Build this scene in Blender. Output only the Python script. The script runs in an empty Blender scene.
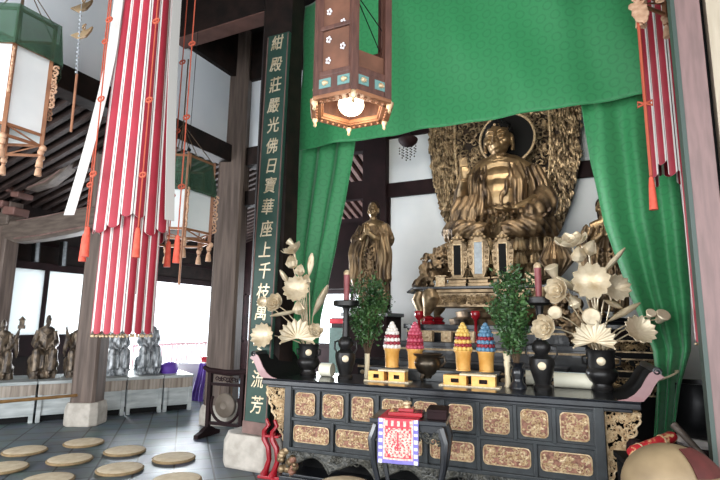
import bpy, bmesh, math, random
from mathutils import Vector, Matrix, Euler
from mathutils.noise import noise as pnoise
random.seed(7)
PI = math.pi
COL = bpy.context.scene.collection
# ------------------------------------------------------------------ camera frame (used to measure the place)
FPX, PITCH, YAW, ROLL, EYE = 500., math.radians(9.3), math.radians(26), math.radians(.8), 1.6
FW = Vector((-math.sin(YAW)*math.cos(PITCH), math.cos(YAW)*math.cos(PITCH), math.sin(PITCH)))
_r0 = Vector((math.cos(YAW), math.sin(YAW), 0)); _u0 = _r0.cross(FW)
RT = _r0*math.cos(ROLL)+_u0*math.sin(ROLL)
UP = _u0*math.cos(ROLL)-_r0*math.sin(ROLL)
CAM = Vector((0, 0, EYE))
def ray(x, y): return FW+RT*((x-360)/FPX)-UP*((y-240)/FPX)
def onz(x, y, z): d = ray(x, y); return CAM+d*((z-EYE)/d.z)
def ony(x, y, Y): d = ray(x, y); return CAM+d*(Y/d.y)
def onx(x, y, X): d = ray(x, y); return CAM+d*(X/d.x)
def atd(x, y, t): return CAM+ray(x, y)*t
def depth(p): return (Vector(p)-CAM).dot(FW)
# ------------------------------------------------------------------ mesh builder
class MB:
    def __init__(s): s.v = []; s.f = []; s.m = []
    def add(s, vs, fs, m=0):
        o = len(s.v); s.v += [tuple(v) for v in vs]; s.f += [tuple(i+o for i in f) for f in fs]; s.m += [m]*len(fs)
    def merge(s, b, mat=None):
        vs = [mat @ Vector(v) for v in b.v] if mat else b.v
        o = len(s.v); s.v += [tuple(v) for v in vs]; s.f += [tuple(i+o for i in f) for f in b.f]; s.m += b.m
    def box(s, c, d, rot=None, m=0, taper=1.):
        x, y, z = d[0]/2, d[1]/2, d[2]/2
        vs = [Vector((sx*x*(taper if sz > 0 else 1), sy*y*(taper if sz > 0 else 1), sz*z)) for sz in (-1, 1) for sx, sy in ((-1,-1),(1,-1),(1,1),(-1,1))]
        if rot is not None: R = Euler(rot).to_matrix(); vs = [R @ v for v in vs]
        c = Vector(c)
        s.add([v+c for v in vs], [(3,2,1,0),(4,5,6,7),(0,1,5,4),(1,2,6,5),(2,3,7,6),(3,0,4,7)], m)
    def bx(s, x0, x1, y0, y1, z0, z1, m=0): s.box(((x0+x1)/2,(y0+y1)/2,(z0+z1)/2), (abs(x1-x0),abs(y1-y0),abs(z1-z0)), m=m)
    def beam(s, a, b, w, h, m=0, up=(0,0,1)):
        a, b = Vector(a), Vector(b); t = (b-a).normalized(); sd = t.cross(Vector(up) if abs(t.dot(Vector(up).normalized())) < .99 else Vector((.6,.8,0))).normalized(); u = sd.cross(t)
        vs = [p+sd*(i*w/2)+u*(j*h/2) for p in (a, b) for i, j in ((-1,-1),(1,-1),(1,1),(-1,1))]
        s.add(vs, [(0,1,2,3),(7,6,5,4),(0,4,5,1),(1,5,6,2),(2,6,7,3),(3,7,4,0)], m)
    def tube(s, pts, r, n=8, m=0, flat=1., caps=True):
        pts = [Vector(p) for p in pts]; k = len(pts)
        rs = list(r) if isinstance(r, (list, tuple)) else [r]*k
        t0 = (pts[1]-pts[0]).normalized(); ref = Vector((0,0,1)) if abs(t0.z) < .9 else Vector((0,1,0))
        u = t0.cross(ref).normalized(); vs = []
        for i, p in enumerate(pts):
            t = (pts[min(i+1,k-1)]-pts[max(i-1,0)]).normalized()
            u = (u-t*u.dot(t)).normalized(); w = t.cross(u)
            for j in range(n):
                a = 2*PI*j/n; vs.append(p+u*(math.cos(a)*rs[i])+w*(math.sin(a)*rs[i]*flat))
        fs = [(i*n+j, i*n+(j+1)%n, (i+1)*n+(j+1)%n, (i+1)*n+j) for i in range(k-1) for j in range(n)]
        if caps: fs += [tuple(range(n-1,-1,-1)), tuple((k-1)*n+j for j in range(n))]
        s.add(vs, fs, m)
    def lathe(s, prof, c=(0,0,0), n=24, m=0, a0=0., sx=1., sy=1.):
        vs = []; k = len(prof)
        for r, z in prof:
            for j in range(n):
                a = a0+2*PI*j/n; vs.append((c[0]+math.cos(a)*r*sx, c[1]+math.sin(a)*r*sy, c[2]+z))
        fs = [(i*n+j, i*n+(j+1)%n, (i+1)*n+(j+1)%n, (i+1)*n+j) for i in range(k-1) for j in range(n)]
        if prof[0][0] > 1e-5: fs.append(tuple(range(n-1,-1,-1)))
        if prof[-1][0] > 1e-5: fs.append(tuple((k-1)*n+j for j in range(n)))
        s.add(vs, fs, m)
    def prism(s, poly, M, d, m=0):      # 2-D polygon (u,v) extruded d along the third axis, M maps (u,v,w) to place
        k = len(poly); vs = [M @ Vector((u,v,0)) for u, v in poly]+[M @ Vector((u,v,d)) for u, v in poly]
        s.add(vs, [tuple(range(k-1,-1,-1)), tuple(range(k,2*k))]+[(i,(i+1)%k,k+(i+1)%k,k+i) for i in range(k)], m)
    def ell(s, c, r, rot=None, nu=14, nv=9, m=0):
        c = Vector(c); r = (r,r,r) if not isinstance(r,(tuple,list)) else r
        R = Euler(rot).to_matrix() if rot is not None else None
        vs = []
        for i in range(nv+1):
            t = PI*i/nv
            for j in range(nu):
                a = 2*PI*j/nu; v = Vector((r[0]*math.sin(t)*math.cos(a), r[1]*math.sin(t)*math.sin(a), r[2]*math.cos(t)))
                vs.append(c+(R @ v if R else v))
        s.add(vs, [(i*nu+j, (i+1)*nu+j, (i+1)*nu+(j+1)%nu, i*nu+(j+1)%nu) for i in range(nv) for j in range(nu)], m)
    def sheet(s, f, nu, nv, m=0, th=0.):   # f(u,v)->point; m may be a function of (u,v); th gives thickness along the normal
        P = [[Vector(f(i/nu, j/nv)) for i in range(nu+1)] for j in range(nv+1)]
        W = nu+1; mm = m if callable(m) else (lambda u, v: m)
        flat = [p for row in P for p in row]
        quads = [(j*W+i, j*W+i+1, (j+1)*W+i+1, (j+1)*W+i) for j in range(nv) for i in range(nu)]
        ms = [mm((i+.5)/nu, (j+.5)/nv) for j in range(nv) for i in range(nu)]
        if th <= 0:
            o = len(s.v); s.v += [tuple(p) for p in flat]; s.f += [tuple(q+o for q in Q) for Q in quads]; s.m += ms; return
        N = []
        for j in range(nv+1):
            for i in range(nu+1):
                du = P[j][min(i+1,nu)]-P[j][max(i-1,0)]; dv = P[min(j+1,nv)][i]-P[max(j-1,0)][i]
                n = du.cross(dv); N.append(n.normalized() if n.length > 1e-12 else Vector((0,0,1)))
        o = len(s.v); K = len(flat)
        s.v += [tuple(p+n*th/2) for p, n in zip(flat,N)]+[tuple(p-n*th/2) for p, n in zip(flat,N)]
        s.f += [tuple(q+o for q in Q) for Q in quads]+[tuple(q+o+K for q in reversed(Q)) for Q in quads]; s.m += ms+ms
        ring = [i for i in range(W)]+[j*W+nu for j in range(1,nv+1)]+[nv*W+i for i in range(nu-1,-1,-1)]+[j*W for j in range(nv-1,0,-1)]
        for a, b in zip(ring, ring[1:]+ring[:1]): s.f.append((o+b, o+a, o+a+K, o+b+K)); s.m.append(ms[0])
    def curl(s, c, size, ang, M=None, r=.006, turns=1.1, m=0, n=5, seg=11, flip=1):   # a small spiral in the local (x,z) plane
        pts = []
        for i in range(seg+1):
            t = i/seg; a = ang+flip*t*turns*2*PI; rad = size*(1-.8*t)
            pts.append(Vector((c[0]+math.cos(a)*rad, c[1], c[2]+math.sin(a)*rad)))
        if M: pts = [M @ p for p in pts]
        s.tube(pts, [r*(1-.5*i/seg) for i in range(seg+1)], n, m)
    def build(s, name, mats, parent=None, bevel=0., smooth=True, ang=42, loc=None, rot=None):
        me = bpy.data.meshes.new(name); me.from_pydata(s.v, [], s.f)
        for mt in (mats if isinstance(mats,(list,tuple)) else [mats]): me.materials.append(mt)
        me.polygons.foreach_set('material_index', s.m)
        if smooth:
            me.polygons.foreach_set('use_smooth', [True]*len(me.polygons)); me.set_sharp_from_angle(angle=math.radians(ang))
        me.update()
        o = bpy.data.objects.new(name, me); COL.objects.link(o)
        if parent: o.parent = parent
        if loc is not None: o.location = loc
        if rot is not None: o.rotation_euler = rot
        if bevel:
            b = o.modifiers.new('bevel','BEVEL'); b.width = bevel; b.segments = 2; b.limit_method = 'ANGLE'; b.angle_limit = math.radians(40)
        return o
def remesh(mb, voxel, smooth=4, disp=None):     # fuse overlapping shapes into one continuous skin; returns a new MB
    me = bpy.data.meshes.new('tmp'); me.from_pydata(mb.v, [], mb.f); me.update()
    o = bpy.data.objects.new('tmp', me); COL.objects.link(o)
    r = o.modifiers.new('r','REMESH'); r.mode = 'VOXEL'; r.voxel_size = voxel
    if smooth: k = o.modifiers.new('s','SMOOTH'); k.factor = .5; k.iterations = smooth
    bpy.context.view_layer.update()
    e = o.evaluated_get(bpy.context.evaluated_depsgraph_get()); m2 = e.to_mesh()
    out = MB(); out.add([v.co.copy() for v in m2.vertices], [tuple(p.vertices) for p in m2.polygons])
    if disp: out.v = [tuple(v.co+v.normal*disp(v.co, v.normal)) for v in m2.vertices]
    e.to_mesh_clear(); bpy.data.objects.remove(o); bpy.data.meshes.remove(me)
    return out
def glyphs(mb, text, M, size, th=.004, bold=.02, m=0, slant=0.):
    c = bpy.data.curves.new('glyph','FONT'); c.body = text; c.size = size; c.align_x = 'CENTER'; c.align_y = 'CENTER'
    c.extrude = th; c.offset = bold*size; c.shear = slant; c.resolution_u = 3
    o = bpy.data.objects.new('glyph', c); COL.objects.link(o); bpy.context.view_layer.update()
    e = o.evaluated_get(bpy.context.evaluated_depsgraph_get()); me = e.to_mesh()
    mb.add([M @ v.co for v in me.vertices], [tuple(p.vertices) for p in me.polygons], m)
    e.to_mesh_clear(); bpy.data.objects.remove(o); bpy.data.curves.remove(c)
# ------------------------------------------------------------------ naming
def thing(name, label, cat, loc=(0,0,0), rz=0., group=None, kind=None):
    o = bpy.data.objects.new(name, None); COL.objects.link(o); o.location = loc; o.rotation_euler = (0,0,rz); o.empty_display_size = .1
    return tag(o, label, cat, group, kind)
def tag(o, label=None, cat=None, group=None, kind=None):
    if label: o['label'] = label
    if cat: o['category'] = cat
    if group: o['group'] = group
    if kind: o['kind'] = kind
    return o
def struct(o, label=None, cat=None): return tag(o, label, cat, None, 'structure')
def kids(o): return [c for c in bpy.data.objects if c.parent == o]
def dup(root, loc, rz=0., label=None, group=None, scale=None):
    r = root.copy(); COL.objects.link(r); r.location = loc; r.rotation_euler = (0,0,rz)
    if scale: r.scale = scale
    if label: r['label'] = label
    if group: r['group'] = group
    for ch in kids(root):
        c = ch.copy(); COL.objects.link(c); c.parent = r
        for g in kids(ch):
            d = g.copy(); COL.objects.link(d); d.parent = c
    return r
# ------------------------------------------------------------------ materials
def lin(h):
    h = h.lstrip('#'); v = [int(h[i:i+2],16)/255 for i in (0,2,4)]
    return tuple(c/12.92 if c <= .04045 else ((c+.055)/1.055)**2.4 for c in v)+(1.,)
def mat(name, col, rough=.5, metal=0., col2=None, scale=8., stretch=None, detail=4., bump=0., bscale=None, emit=None, coat=0., lo=.35, hi=.65, spec=None, rough2=None, sheen=0., vor=False, alpha=None, trans=0.):
    m = bpy.data.materials.new(name); m.use_nodes = True; nt = m.node_tree; N = nt.nodes; L = nt.links
    b = N['Principled BSDF']; b.inputs['Base Color'].default_value = lin(col); b.inputs['Roughness'].default_value = rough; b.inputs['Metallic'].default_value = metal
    b.inputs['Coat Weight'].default_value = coat; b.inputs['Sheen Weight'].default_value = sheen
    if spec is not None: b.inputs['Specular IOR Level'].default_value = spec
    if trans: b.inputs['Transmission Weight'].default_value = trans
    if emit: b.inputs['Emission Color'].default_value = lin(emit[0]); b.inputs['Emission Strength'].default_value = emit[1]
    if alpha is not None: b.inputs['Alpha'].default_value = alpha
    if col2 or bump:
        tc = N.new('ShaderNodeTexCoord'); mp = N.new('ShaderNodeMapping'); L.new(tc.outputs['Object'], mp.inputs[0])
        if stretch: mp.inputs['Scale'].default_value = stretch
    if col2:
        if vor:
            n = N.new('ShaderNodeTexVoronoi'); n.feature = 'DISTANCE_TO_EDGE'; n.inputs['Scale'].default_value = scale; out = n.outputs['Distance']
        else:
            n = N.new('ShaderNodeTexNoise'); n.inputs['Scale'].default_value = scale; n.inputs['Detail'].default_value = detail; out = n.outputs['Fac']
        L.new(mp.outputs[0], n.inputs['Vector'])
        r = N.new('ShaderNodeValToRGB'); r.color_ramp.elements[0].position = lo; r.color_ramp.elements[1].position = hi
        r.color_ramp.elements[0].color = lin(col); r.color_ramp.elements[1].color = lin(col2)
        L.new(out, r.inputs[0]); L.new(r.outputs[0], b.inputs['Base Color'])
        if rough2 is not None:
            q = N.new('ShaderNodeMapRange'); q.inputs['From Min'].default_value = lo; q.inputs['From Max'].default_value = hi
            q.inputs['To Min'].default_value = rough; q.inputs['To Max'].default_value = rough2; L.new(out, q.inputs['Value']); L.new(q.outputs[0], b.inputs['Roughness'])
    if bump:
        n2 = N.new('ShaderNodeTexNoise'); n2.inputs['Scale'].default_value = bscale or scale*3; n2.inputs['Detail'].default_value = 3
        L.new(mp.outputs[0], n2.inputs['Vector']); bp = N.new('ShaderNodeBump'); bp.inputs['Strength'].default_value = bump; bp.inputs['Distance'].default_value = .02
        L.new(n2.outputs['Fac'], bp.inputs['Height']); L.new(bp.outputs[0], b.inputs['Normal'])
    return m
M = {}
M['dark_wood'] = mat('dark_wood', '#140e0c', .7, 0, '#261a16', 5, (1,1,1), bump=.15, spec=.25)
M['roof_dark'] = mat('roof_dark', '#120d0c', .8, 0, '#1e1614', 4)
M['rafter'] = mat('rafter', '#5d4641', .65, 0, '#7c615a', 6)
M['shaded_rafter'] = mat('shaded_rafter', '#2c2220', .7, 0, '#3e312d', 6, spec=.25)  # darker copy of rafter, the left aisle's shade put into the colour
M['old_wood'] = mat('old_wood', '#4c3f38', .7, 0, '#6a5b52', 2.5, (7,7,.5), bump=.25, bscale=12)
M['grey_beam'] = mat('grey_beam', '#4a3f38', .6, 0, '#62564d', 3, (1,6,6), bump=.15)
M['red_beam'] = mat('red_beam', '#5d4038', .6, 0, '#74524a', 4)
M['maroon_wood'] = mat('maroon_wood', '#1a0c0e', .7, 0, '#251315', 4, spec=.2)
M['plaster'] = mat('plaster', '#eceff2', .85, 0, '#dfe5ea', 1.2, bump=.03, bscale=30)
M['paper'] = mat('paper', '#e4e8e6', .9, 0, '#d6dcdc', 2.)
def translucent_paper(name, col, fac):
    m = bpy.data.materials.new(name); m.use_nodes = True; nt = m.node_tree; N = nt.nodes; L = nt.links; b = N['Principled BSDF']; b.inputs['Base Color'].default_value = lin(col); b.inputs['Roughness'].default_value = .9
    t = N.new('ShaderNodeBsdfTranslucent'); t.inputs[0].default_value = lin(col); x = N.new('ShaderNodeMixShader'); x.inputs[0].default_value = fac
    L.new(b.outputs[0], x.inputs[1]); L.new(t.outputs[0], x.inputs[2]); L.new(x.outputs[0], N['Material Output'].inputs[0]); return m
M['shoji'] = translucent_paper('shoji', '#eef2f2', .65)
M['stone'] = mat('stone', '#a39c92', .8, 0, '#bab3a9', 9, bump=.2, bscale=60)
M['bench'] = mat('bench', '#949a9a', .55, 0, '#b8bdbc', 2.5, (1,1,5), bump=.1)
M['bench_band'] = mat('bench_band', '#7c6f63', .55, 0, '#a59a8e', 3, (8,8,.6), bump=.1)
M['lacquer'] = mat('lacquer', '#15161a', .28, 0, '#22252b', 5, coat=.3, bump=.05)
M['lacquer_grey'] = mat('lacquer_grey', '#12171a', .4, 0, '#22282b', 9, coat=.3, bump=.08)
M['carved_black'] = mat('carved_black', '#2b2c2a', .35, 0, '#55534b', 26, bump=.5, bscale=45)
M['black'] = mat('black', '#0d0d0e', .7, spec=.2)
M['blackmetal'] = mat('blackmetal', '#1b1a1b', .38, .35, '#2c2a29', 9, bump=.06)
M['bronze'] = mat('bronze', '#3f3830', .3, .8, '#5c5246', 7, bump=.06)
M['darkbronze'] = mat('darkbronze', '#1f1f21', .34, .5, '#2a2a2c', 6, bump=.05)
M['gold'] = mat('gold', '#54442f', .38, .6, '#a89070', 7, bump=.12, bscale=30, lo=.3, hi=.62, rough2=.42)
M['robe_gold'] = mat('robe_gold', '#3a2d22', .38, .6, '#937a5c', 4, (2.4,2.4,.6), bump=.15, bscale=26, lo=.36, hi=.6, rough2=.45)
M['halo_gold'] = mat('halo_gold', '#54432f', .4, .5, '#c2a985', 14, lo=.35, hi=.7)
M['halo_back'] = mat('halo_back', '#1c1410', .7, .2, '#3a2a1e', 12)
M['pale_gold'] = mat('pale_gold', '#d9caae', .42, .35, '#b19b78', 9, bump=.06, lo=.42, hi=.75)
M['carve_gold'] = mat('carve_gold', '#dcc6a2', .45, .3, '#b0916c', 30, bump=.25, bscale=70)
M['carve_red'] = mat('carve_red', '#a67862', .6, .1, '#6d4638', 40, bump=.4, bscale=70)
M['honey'] = mat('honey', '#d79a45', .38, .25, '#e6b366', 12)
M['pale_wood'] = mat('pale_wood', '#dfd2b4', .6, 0, '#cdbd9c', 5, (8,8,1))
M['red_lacquer'] = mat('red_lacquer', '#8e1420', .25, 0, '#a51d29', 6, coat=.5)
M['candle'] = mat('candle', '#874246', .5, 0, '#975254', 9)
M['white'] = mat('white', '#efece6', .6)
M['blue_white'] = mat('blue_white', '#cfdde2', .6)
M['cream'] = mat('cream', '#e8e4cf', .55)
M['leaf'] = mat('leaf', '#16351b', .42, 0, '#4d6f3c', 8, lo=.3, hi=.7)
M['twig'] = mat('twig', '#4d3b28', .8)
M['cushion'] = mat('cushion', '#e0d0b4', .9, 0, '#d0bd9c', 14, bump=.15, bscale=90)
M['cushion_rim'] = mat('cushion_rim', '#9b8261', .9, 0, '#84704f', 20)
M['green_book'] = mat('green_book', '#1d3a30', .55, 0, '#24443a', 7)
M['red_silk'] = mat('red_silk', '#8e0c25', .6, 0, '#9c142d', 6, sheen=.2)
M['red_dark'] = mat('red_dark', '#8c0f26', .55)
M['white_cloth'] = mat('white_cloth', '#d9d1cc', .8)
M['grey_ribbon'] = mat('grey_ribbon', '#bdb9b5', .8)
M['orange_cord'] = mat('orange_cord', '#b5533a', .7)
M['tassel'] = mat('tassel', '#e2604a', .75, 0, '#cf4f3c', 30)
M['purple'] = mat('purple', '#56309a', .6, 0, '#6d48b4', 6)
M['violet'] = mat('violet', '#6f66b0', .7, 0, '#8078bd', 20)
M['cloth_red'] = mat('cloth_red', '#c0303f', .7, 0, '#d94a58', 50)
M['embroid'] = mat('embroid', '#efd6c4', .7, 0, '#dc8f86', 60)
M['lantern_wood'] = mat('lantern_wood', '#4a2f28', .5, 0, '#5d3d33', 6, (6,6,1), bump=.1)
M['lantern_panel'] = mat('lantern_panel', '#583828', .6, 0, '#704835', 7)
M['cut_white'] = mat('cut_white', '#d8d4d6', .6)
M['olive'] = mat('olive', '#8a7c55', .6)
M['teal_inlay'] = mat('teal_inlay', '#5f8480', .5)
M['gauze'] = mat('gauze', '#2c4a38', .8, 0, '#3c5f48', 5, alpha=.62)
M['copper'] = mat('copper', '#83563b', .5, .2, '#9c6c4c', 8)
M['carved_pale'] = mat('carved_pale', '#d0a98a', .6, 0, '#b88e70', 25)
M['mauve'] = mat('mauve', '#755f5c', .55, 0, '#846a67', 7, (5,5,.6))
M['green_edge'] = mat('green_edge', '#3e4c46', .5)
M['beige'] = mat('beige', '#b9ad99', .7, 0, '#ab9e8a', 4, (6,6,.5))
M['arhat'] = mat('arhat', '#352c25', .5, .25, '#857460', 9, lo=.4, hi=.68)
M['arhat_silver'] = mat('arhat_silver', '#6a6f73', .42, .3, '#ccd1d5', 10, lo=.4, hi=.68)
M['mokugyo'] = mat('mokugyo', '#a08a6a', .55, 0, '#836f54', 4, bump=.08, bscale=14)
M['maroon_cloth'] = mat('maroon_cloth', '#4e1f1c', .75, 0, '#602825', 12)
M['brocade'] = mat('brocade', '#b3202a', .55, 0, '#e8c08a', 26, lo=.52, hi=.62)
M['skin_gold'] = mat('skin_gold', '#62503b', .32, .65, '#a08662', 5, bump=.05, lo=.3, hi=.65)
M['mirror_grey'] = mat('mirror_grey', '#8d9499', .45, .3, '#a7aeb3', 18)
M['ball_white'] = mat('ball_white', '#e6dfd6', .4); M['ball_red'] = mat('ball_red', '#8f2030', .4)
M['ball_pink'] = mat('ball_pink', '#b64a5e', .4); M['ball_yellow'] = mat('ball_yellow', '#d8b25c', .4); M['ball_blue'] = mat('ball_blue', '#5d86a4', .4)
M['rail_pink'] = mat('rail_pink', '#dcb0b4', .7)
M['outside'] = mat('outside', '#c9c6c0', .9)
M['gong_face'] = mat('gong_face', '#5d5348', .6, .2, '#70655a', 6)
M['silk_white'] = mat('silk_white', '#e9e4ea', .7)
M['pink_lacquer'] = mat('pink_lacquer', '#8f6464', .35, 0, '#9d7272', 6, coat=.2)
def silk_green():
    m = mat('silk_green', '#1f9550', .55, 0, sheen=.3); nt = m.node_tree; N = nt.nodes; L = nt.links; b = N['Principled BSDF']
    tc = N.new('ShaderNodeTexCoord'); sp = N.new('ShaderNodeSeparateXYZ'); L.new(tc.outputs['Object'], sp.inputs[0])
    def mth(op, a, b_=None, c=None):
        n = N.new('ShaderNodeMath'); n.operation = op
        for i, q in enumerate((a, b_, c)):
            if q is None: continue
            if isinstance(q, (int,float)): n.inputs[i].default_value = q
            else: L.new(q, n.inputs[i])
        return n.outputs[0]
    v = mth('DIVIDE', sp.outputs['Z'], .125); row = mth('FLOOR', v)
    u = mth('ADD', mth('DIVIDE', sp.outputs['X'], .15), mth('MULTIPLY', row, .5))
    du = mth('MULTIPLY', mth('SUBTRACT', mth('FRACT', u), .5), 1.15); dv = mth('SUBTRACT', mth('FRACT', v), .5)
    d = mth('SQRT', mth('ADD', mth('MULTIPLY', du, du), mth('MULTIPLY', dv, dv)))
    ring = mth('SUBTRACT', 1., mth('MINIMUM', 1., mth('MULTIPLY', mth('ABSOLUTE', mth('SUBTRACT', d, .36)), 9.)))
    nz = N.new('ShaderNodeTexNoise'); nz.inputs['Scale'].default_value = 45; L.new(tc.outputs['Object'], nz.inputs['Vector'])
    fac = mth('ADD', mth('MULTIPLY', ring, .5), mth('MULTIPLY', mth('SUBTRACT', nz.outputs['Fac'], .5), .7))
    mx = N.new('ShaderNodeMix'); mx.data_type = 'RGBA'; mx.clamp_factor = True; L.new(fac, mx.inputs['Factor'])
    mx.inputs['A'].default_value = lin('#308c53'); mx.inputs['B'].default_value = lin('#1e6c40')
    L.new(mx.outputs['Result'], b.inputs['Base Color']); return m
M['silk_green'] = silk_green()
def tile_floor():
    m = mat('stone_tiles', '#3a4248', .3); nt = m.node_tree; N = nt.nodes; L = nt.links; b = N['Principled BSDF']
    tc = N.new('ShaderNodeTexCoord'); mp = N.new('ShaderNodeMapping'); mp.inputs['Rotation'].default_value = (0,0,PI/4); L.new(tc.outputs['Object'], mp.inputs[0])
    br = N.new('ShaderNodeTexBrick'); br.offset = 0.; br.inputs['Scale'].default_value = 1.; br.inputs['Brick Width'].default_value = .4; br.inputs['Row Height'].default_value = .4
    br.inputs['Mortar Size'].default_value = .011; br.inputs['Bias'].default_value = 0.
    br.inputs['Color1'].default_value = lin('#4f5a61'); br.inputs['Color2'].default_value = lin('#606c73'); br.inputs['Mortar'].default_value = lin('#171b1e')
    L.new(mp.outputs[0], br.inputs['Vector'])
    nz = N.new('ShaderNodeTexNoise'); nz.inputs['Scale'].default_value = 3.; nz.inputs['Detail'].default_value = 6; L.new(tc.outputs['Object'], nz.inputs['Vector'])
    mx = N.new('ShaderNodeMix'); mx.data_type = 'RGBA'; mx.blend_type = 'OVERLAY'; mx.inputs['Factor'].default_value = .5
    L.new(br.outputs['Color'], mx.inputs['A']); L.new(nz.outputs['Color'], mx.inputs['B']); L.new(mx.outputs['Result'], b.inputs['Base Color'])
    mr = N.new('ShaderNodeMapRange'); mr.inputs['To Min'].default_value = .36; mr.inputs['To Max'].default_value = .58; L.new(nz.outputs['Fac'], mr.inputs['Value']); L.new(mr.outputs[0], b.inputs['Roughness'])
    bp = N.new('ShaderNodeBump'); bp.inputs['Strength'].default_value = .3; bp.inputs['Distance'].default_value = .004; bp.invert = True; L.new(br.outputs['Fac'], bp.inputs['Height']); L.new(bp.outputs[0], b.inputs['Normal'])
    return m
M['tiles'] = tile_floor()
# ------------------------------------------------------------------ the setting
def sbox(name, mt, *boxes, bevel=0., label=None):
    b = MB()
    for q in boxes: b.bx(*q)
    return struct(b.build(name, mt, bevel=bevel, smooth=False), label)
XO, XC, YC, YB = -9.6, -5.6, 6.6, 8.95          # outer wall, clerestory line, rear clerestory line, sanctuary back wall
sbox('floor', M['tiles'], (-9.8, 3.2, -3, 12.2, -.12, 0))
sbox('ground', M['outside'], (-30, -9.8, -6, 30, -.2, -.1), (-9.8, 12, 12.2, 30, -.2, -.1))
sbox('ceiling', M['roof_dark'], (-5.8, 3.2, -3, 9, 6.6, 6.75))
sbox('wall_right', M['dark_wood'], (3., 3.2, 2.2, 12, 0, 6.6), (3., 3.2, -3, 2.2, 4.6, 6.6))
sbox('wall_front', M['dark_wood'], (-5.8, 3.2, -3.1, -2.9, 5.2, 6.6))
# outer left wall: dark boards above, paper panels, an opening to the bright yard
yl = [onx(px, 320, XO).y for px in (-30, 12, 92, 104, 150, 216)]
zt = onx(50, 271, XO).z
wl = MB()
wl.bx(XO-.12, XO, -3, 12, zt+.02, 4.2); wl.bx(XO-.12, XO, -3, yl[3], 0, 1.0); wl.bx(XO-.12, XO, yl[5], 12, 0, zt); wl.bx(XO-.12, XO, yl[3], yl[5], 0, .12)
wl.bx(XO-.12, XO, -3, yl[0]-1.5, 1.0, zt+.02); 
struct(wl.build('wall_left', M['dark_wood'], smooth=False))
fr = MB()
for y in (yl[1]-.1, (yl[1]+yl[2])/2-.25, yl[2]+.05): fr.bx(XO-.06, XO+.03, y-.035, y+.035, 1.0, zt+.04)
fr.bx(XO-.06, XO+.05, yl[0]-1.5, 12, zt, zt+.14); fr.bx(XO-.06, XO+.05, yl[0]-1.5, yl[3], .9, 1.28); fr.bx(XO-.08, XO+.05, yl[5]-.02, yl[5]+.14, 0, 2.6)
fr.bx(XO-.02, XO+.02, -3, 12, 2.95, 3.02); fr.bx(XO-.02, XO+.02, -3, 12, 3.3, 3.36)
w1 = struct(fr.build('window_1', M['maroon_wood'], smooth=False, bevel=.006))
pp = MB(); pp.bx(XO-.05, XO-.02, yl[0]-1.5, yl[2]+.05, 1.0, zt+.02); pp.build('paper_panel', M['shoji'], w1, smooth=False)
# rear outer wall with a low window
z0, z1 = 1.0, 2.35
sbox('wall_back', M['maroon_wood'], (XO, 3.2, 11.5, 11.65, z1, 4.6), (XO, 3.2, 11.5, 11.65, 0, z0), (-3.2, 3.2, 11.5, 11.65, z0, z1), (-6.4, -3.2, 11.5, 11.65, z0, ony(340,318,11.5).z), (XO, XO+.3, 11.5, 11.65, z0, z1))
b = MB()
for x in (-9.2, -8.2, -7., -5.8, -4.6, -3.3): b.bx(x-.04, x+.04, 11.46, 11.6, z0, z1)
b.bx(XO, -3.2, 11.46, 11.6, z0-.05, z0+.04); b.bx(XO, -3.2, 11.46, 11.6, z1-.04, z1+.05)
struct(b.build('window_2', M['maroon_wood'], smooth=False))
zr = ony(340,318,11.5).z; sbox('trim_red_rail', M['red_lacquer'], (-6.4, -3.2, 11.4, 11.5, zr-.14, zr-.02))
sbox('trim_green_panel', M['green_book'], (-6.4, -3.2, 11.42, 11.5, .3, zr-.25))
# aisle roofs with rafters
def roof(name, a, b_, c, d):
    m = MB(); up = Vector((0,0,.06)); vs = [Vector(p) for p in (a,b_,c,d)]
    m.add(vs+[v+up for v in vs], [(3,2,1,0),(4,5,6,7),(0,1,5,4),(1,2,6,5),(2,3,7,6),(3,0,4,7)]); return struct(m.build(name, M['roof_dark'], smooth=False))
roof('ceiling_left_aisle', (XO-.6,-3,3.62), (XC,-3,4.82), (XC,12,4.82), (XO-.6,12,3.62))
roof('ceiling_rear_aisle', (-5.6,YC,4.95), (-4.95,YC,4.95), (-4.95,YB,4.38), (-5.6,YB,4.38))
roof('ceiling_sanctuary_aisle', (-6.6,YB+.1,5.3), (-3.3,YB+.1,5.3), (-3.3,12,4.3), (-6.6,12,4.3))
m = MB()
y = 2.
while y < 11.3: m.beam((XO-.3,y,3.62), (XC,y,4.72), .075, .1); y += .2
struct(m.build('trim_left_rafters', M['shaded_rafter'], smooth=False))
m = MB(); x = -5.5
while x < -3.4:
    if x < -4.95: m.beam((x,YC+.1,4.86), (x,YB,4.3), .08, .1)
    m.beam((x-.6,YB+.15,5.2), (x-.6,11.9,4.2), .085, .11); x += .2
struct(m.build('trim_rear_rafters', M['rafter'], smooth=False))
# clerestory: white plaster between dark beams
sbox('wall_left_upper', M['plaster'], (XC-.05, XC+.05, -3, 6.4, 4.48, 5.74))
sbox('trim_left_upper', M['dark_wood'], (XC-.14, XC+.14, -3, 6.4, 5.73, 6.6), (XC-.14, XC+.14, -3, 6.4, 4.2, 4.5), bevel=.01)
sbox('wall_rear_upper', M['plaster'], (-5.35, -3.8, YC-.05, YC+.05, 4.48, 5.74))
sbox('trim_rear_upper', M['dark_wood'], (-5.35, -3.8, YC-.14, YC+.14, 5.73, 6.6), (-5.35, -3.8, YC-.14, YC+.14, 4.18, 4.5), (-5.6, -4.2, YC-.1, YC+.1, 3.5, 3.75), bevel=.01)
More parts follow.
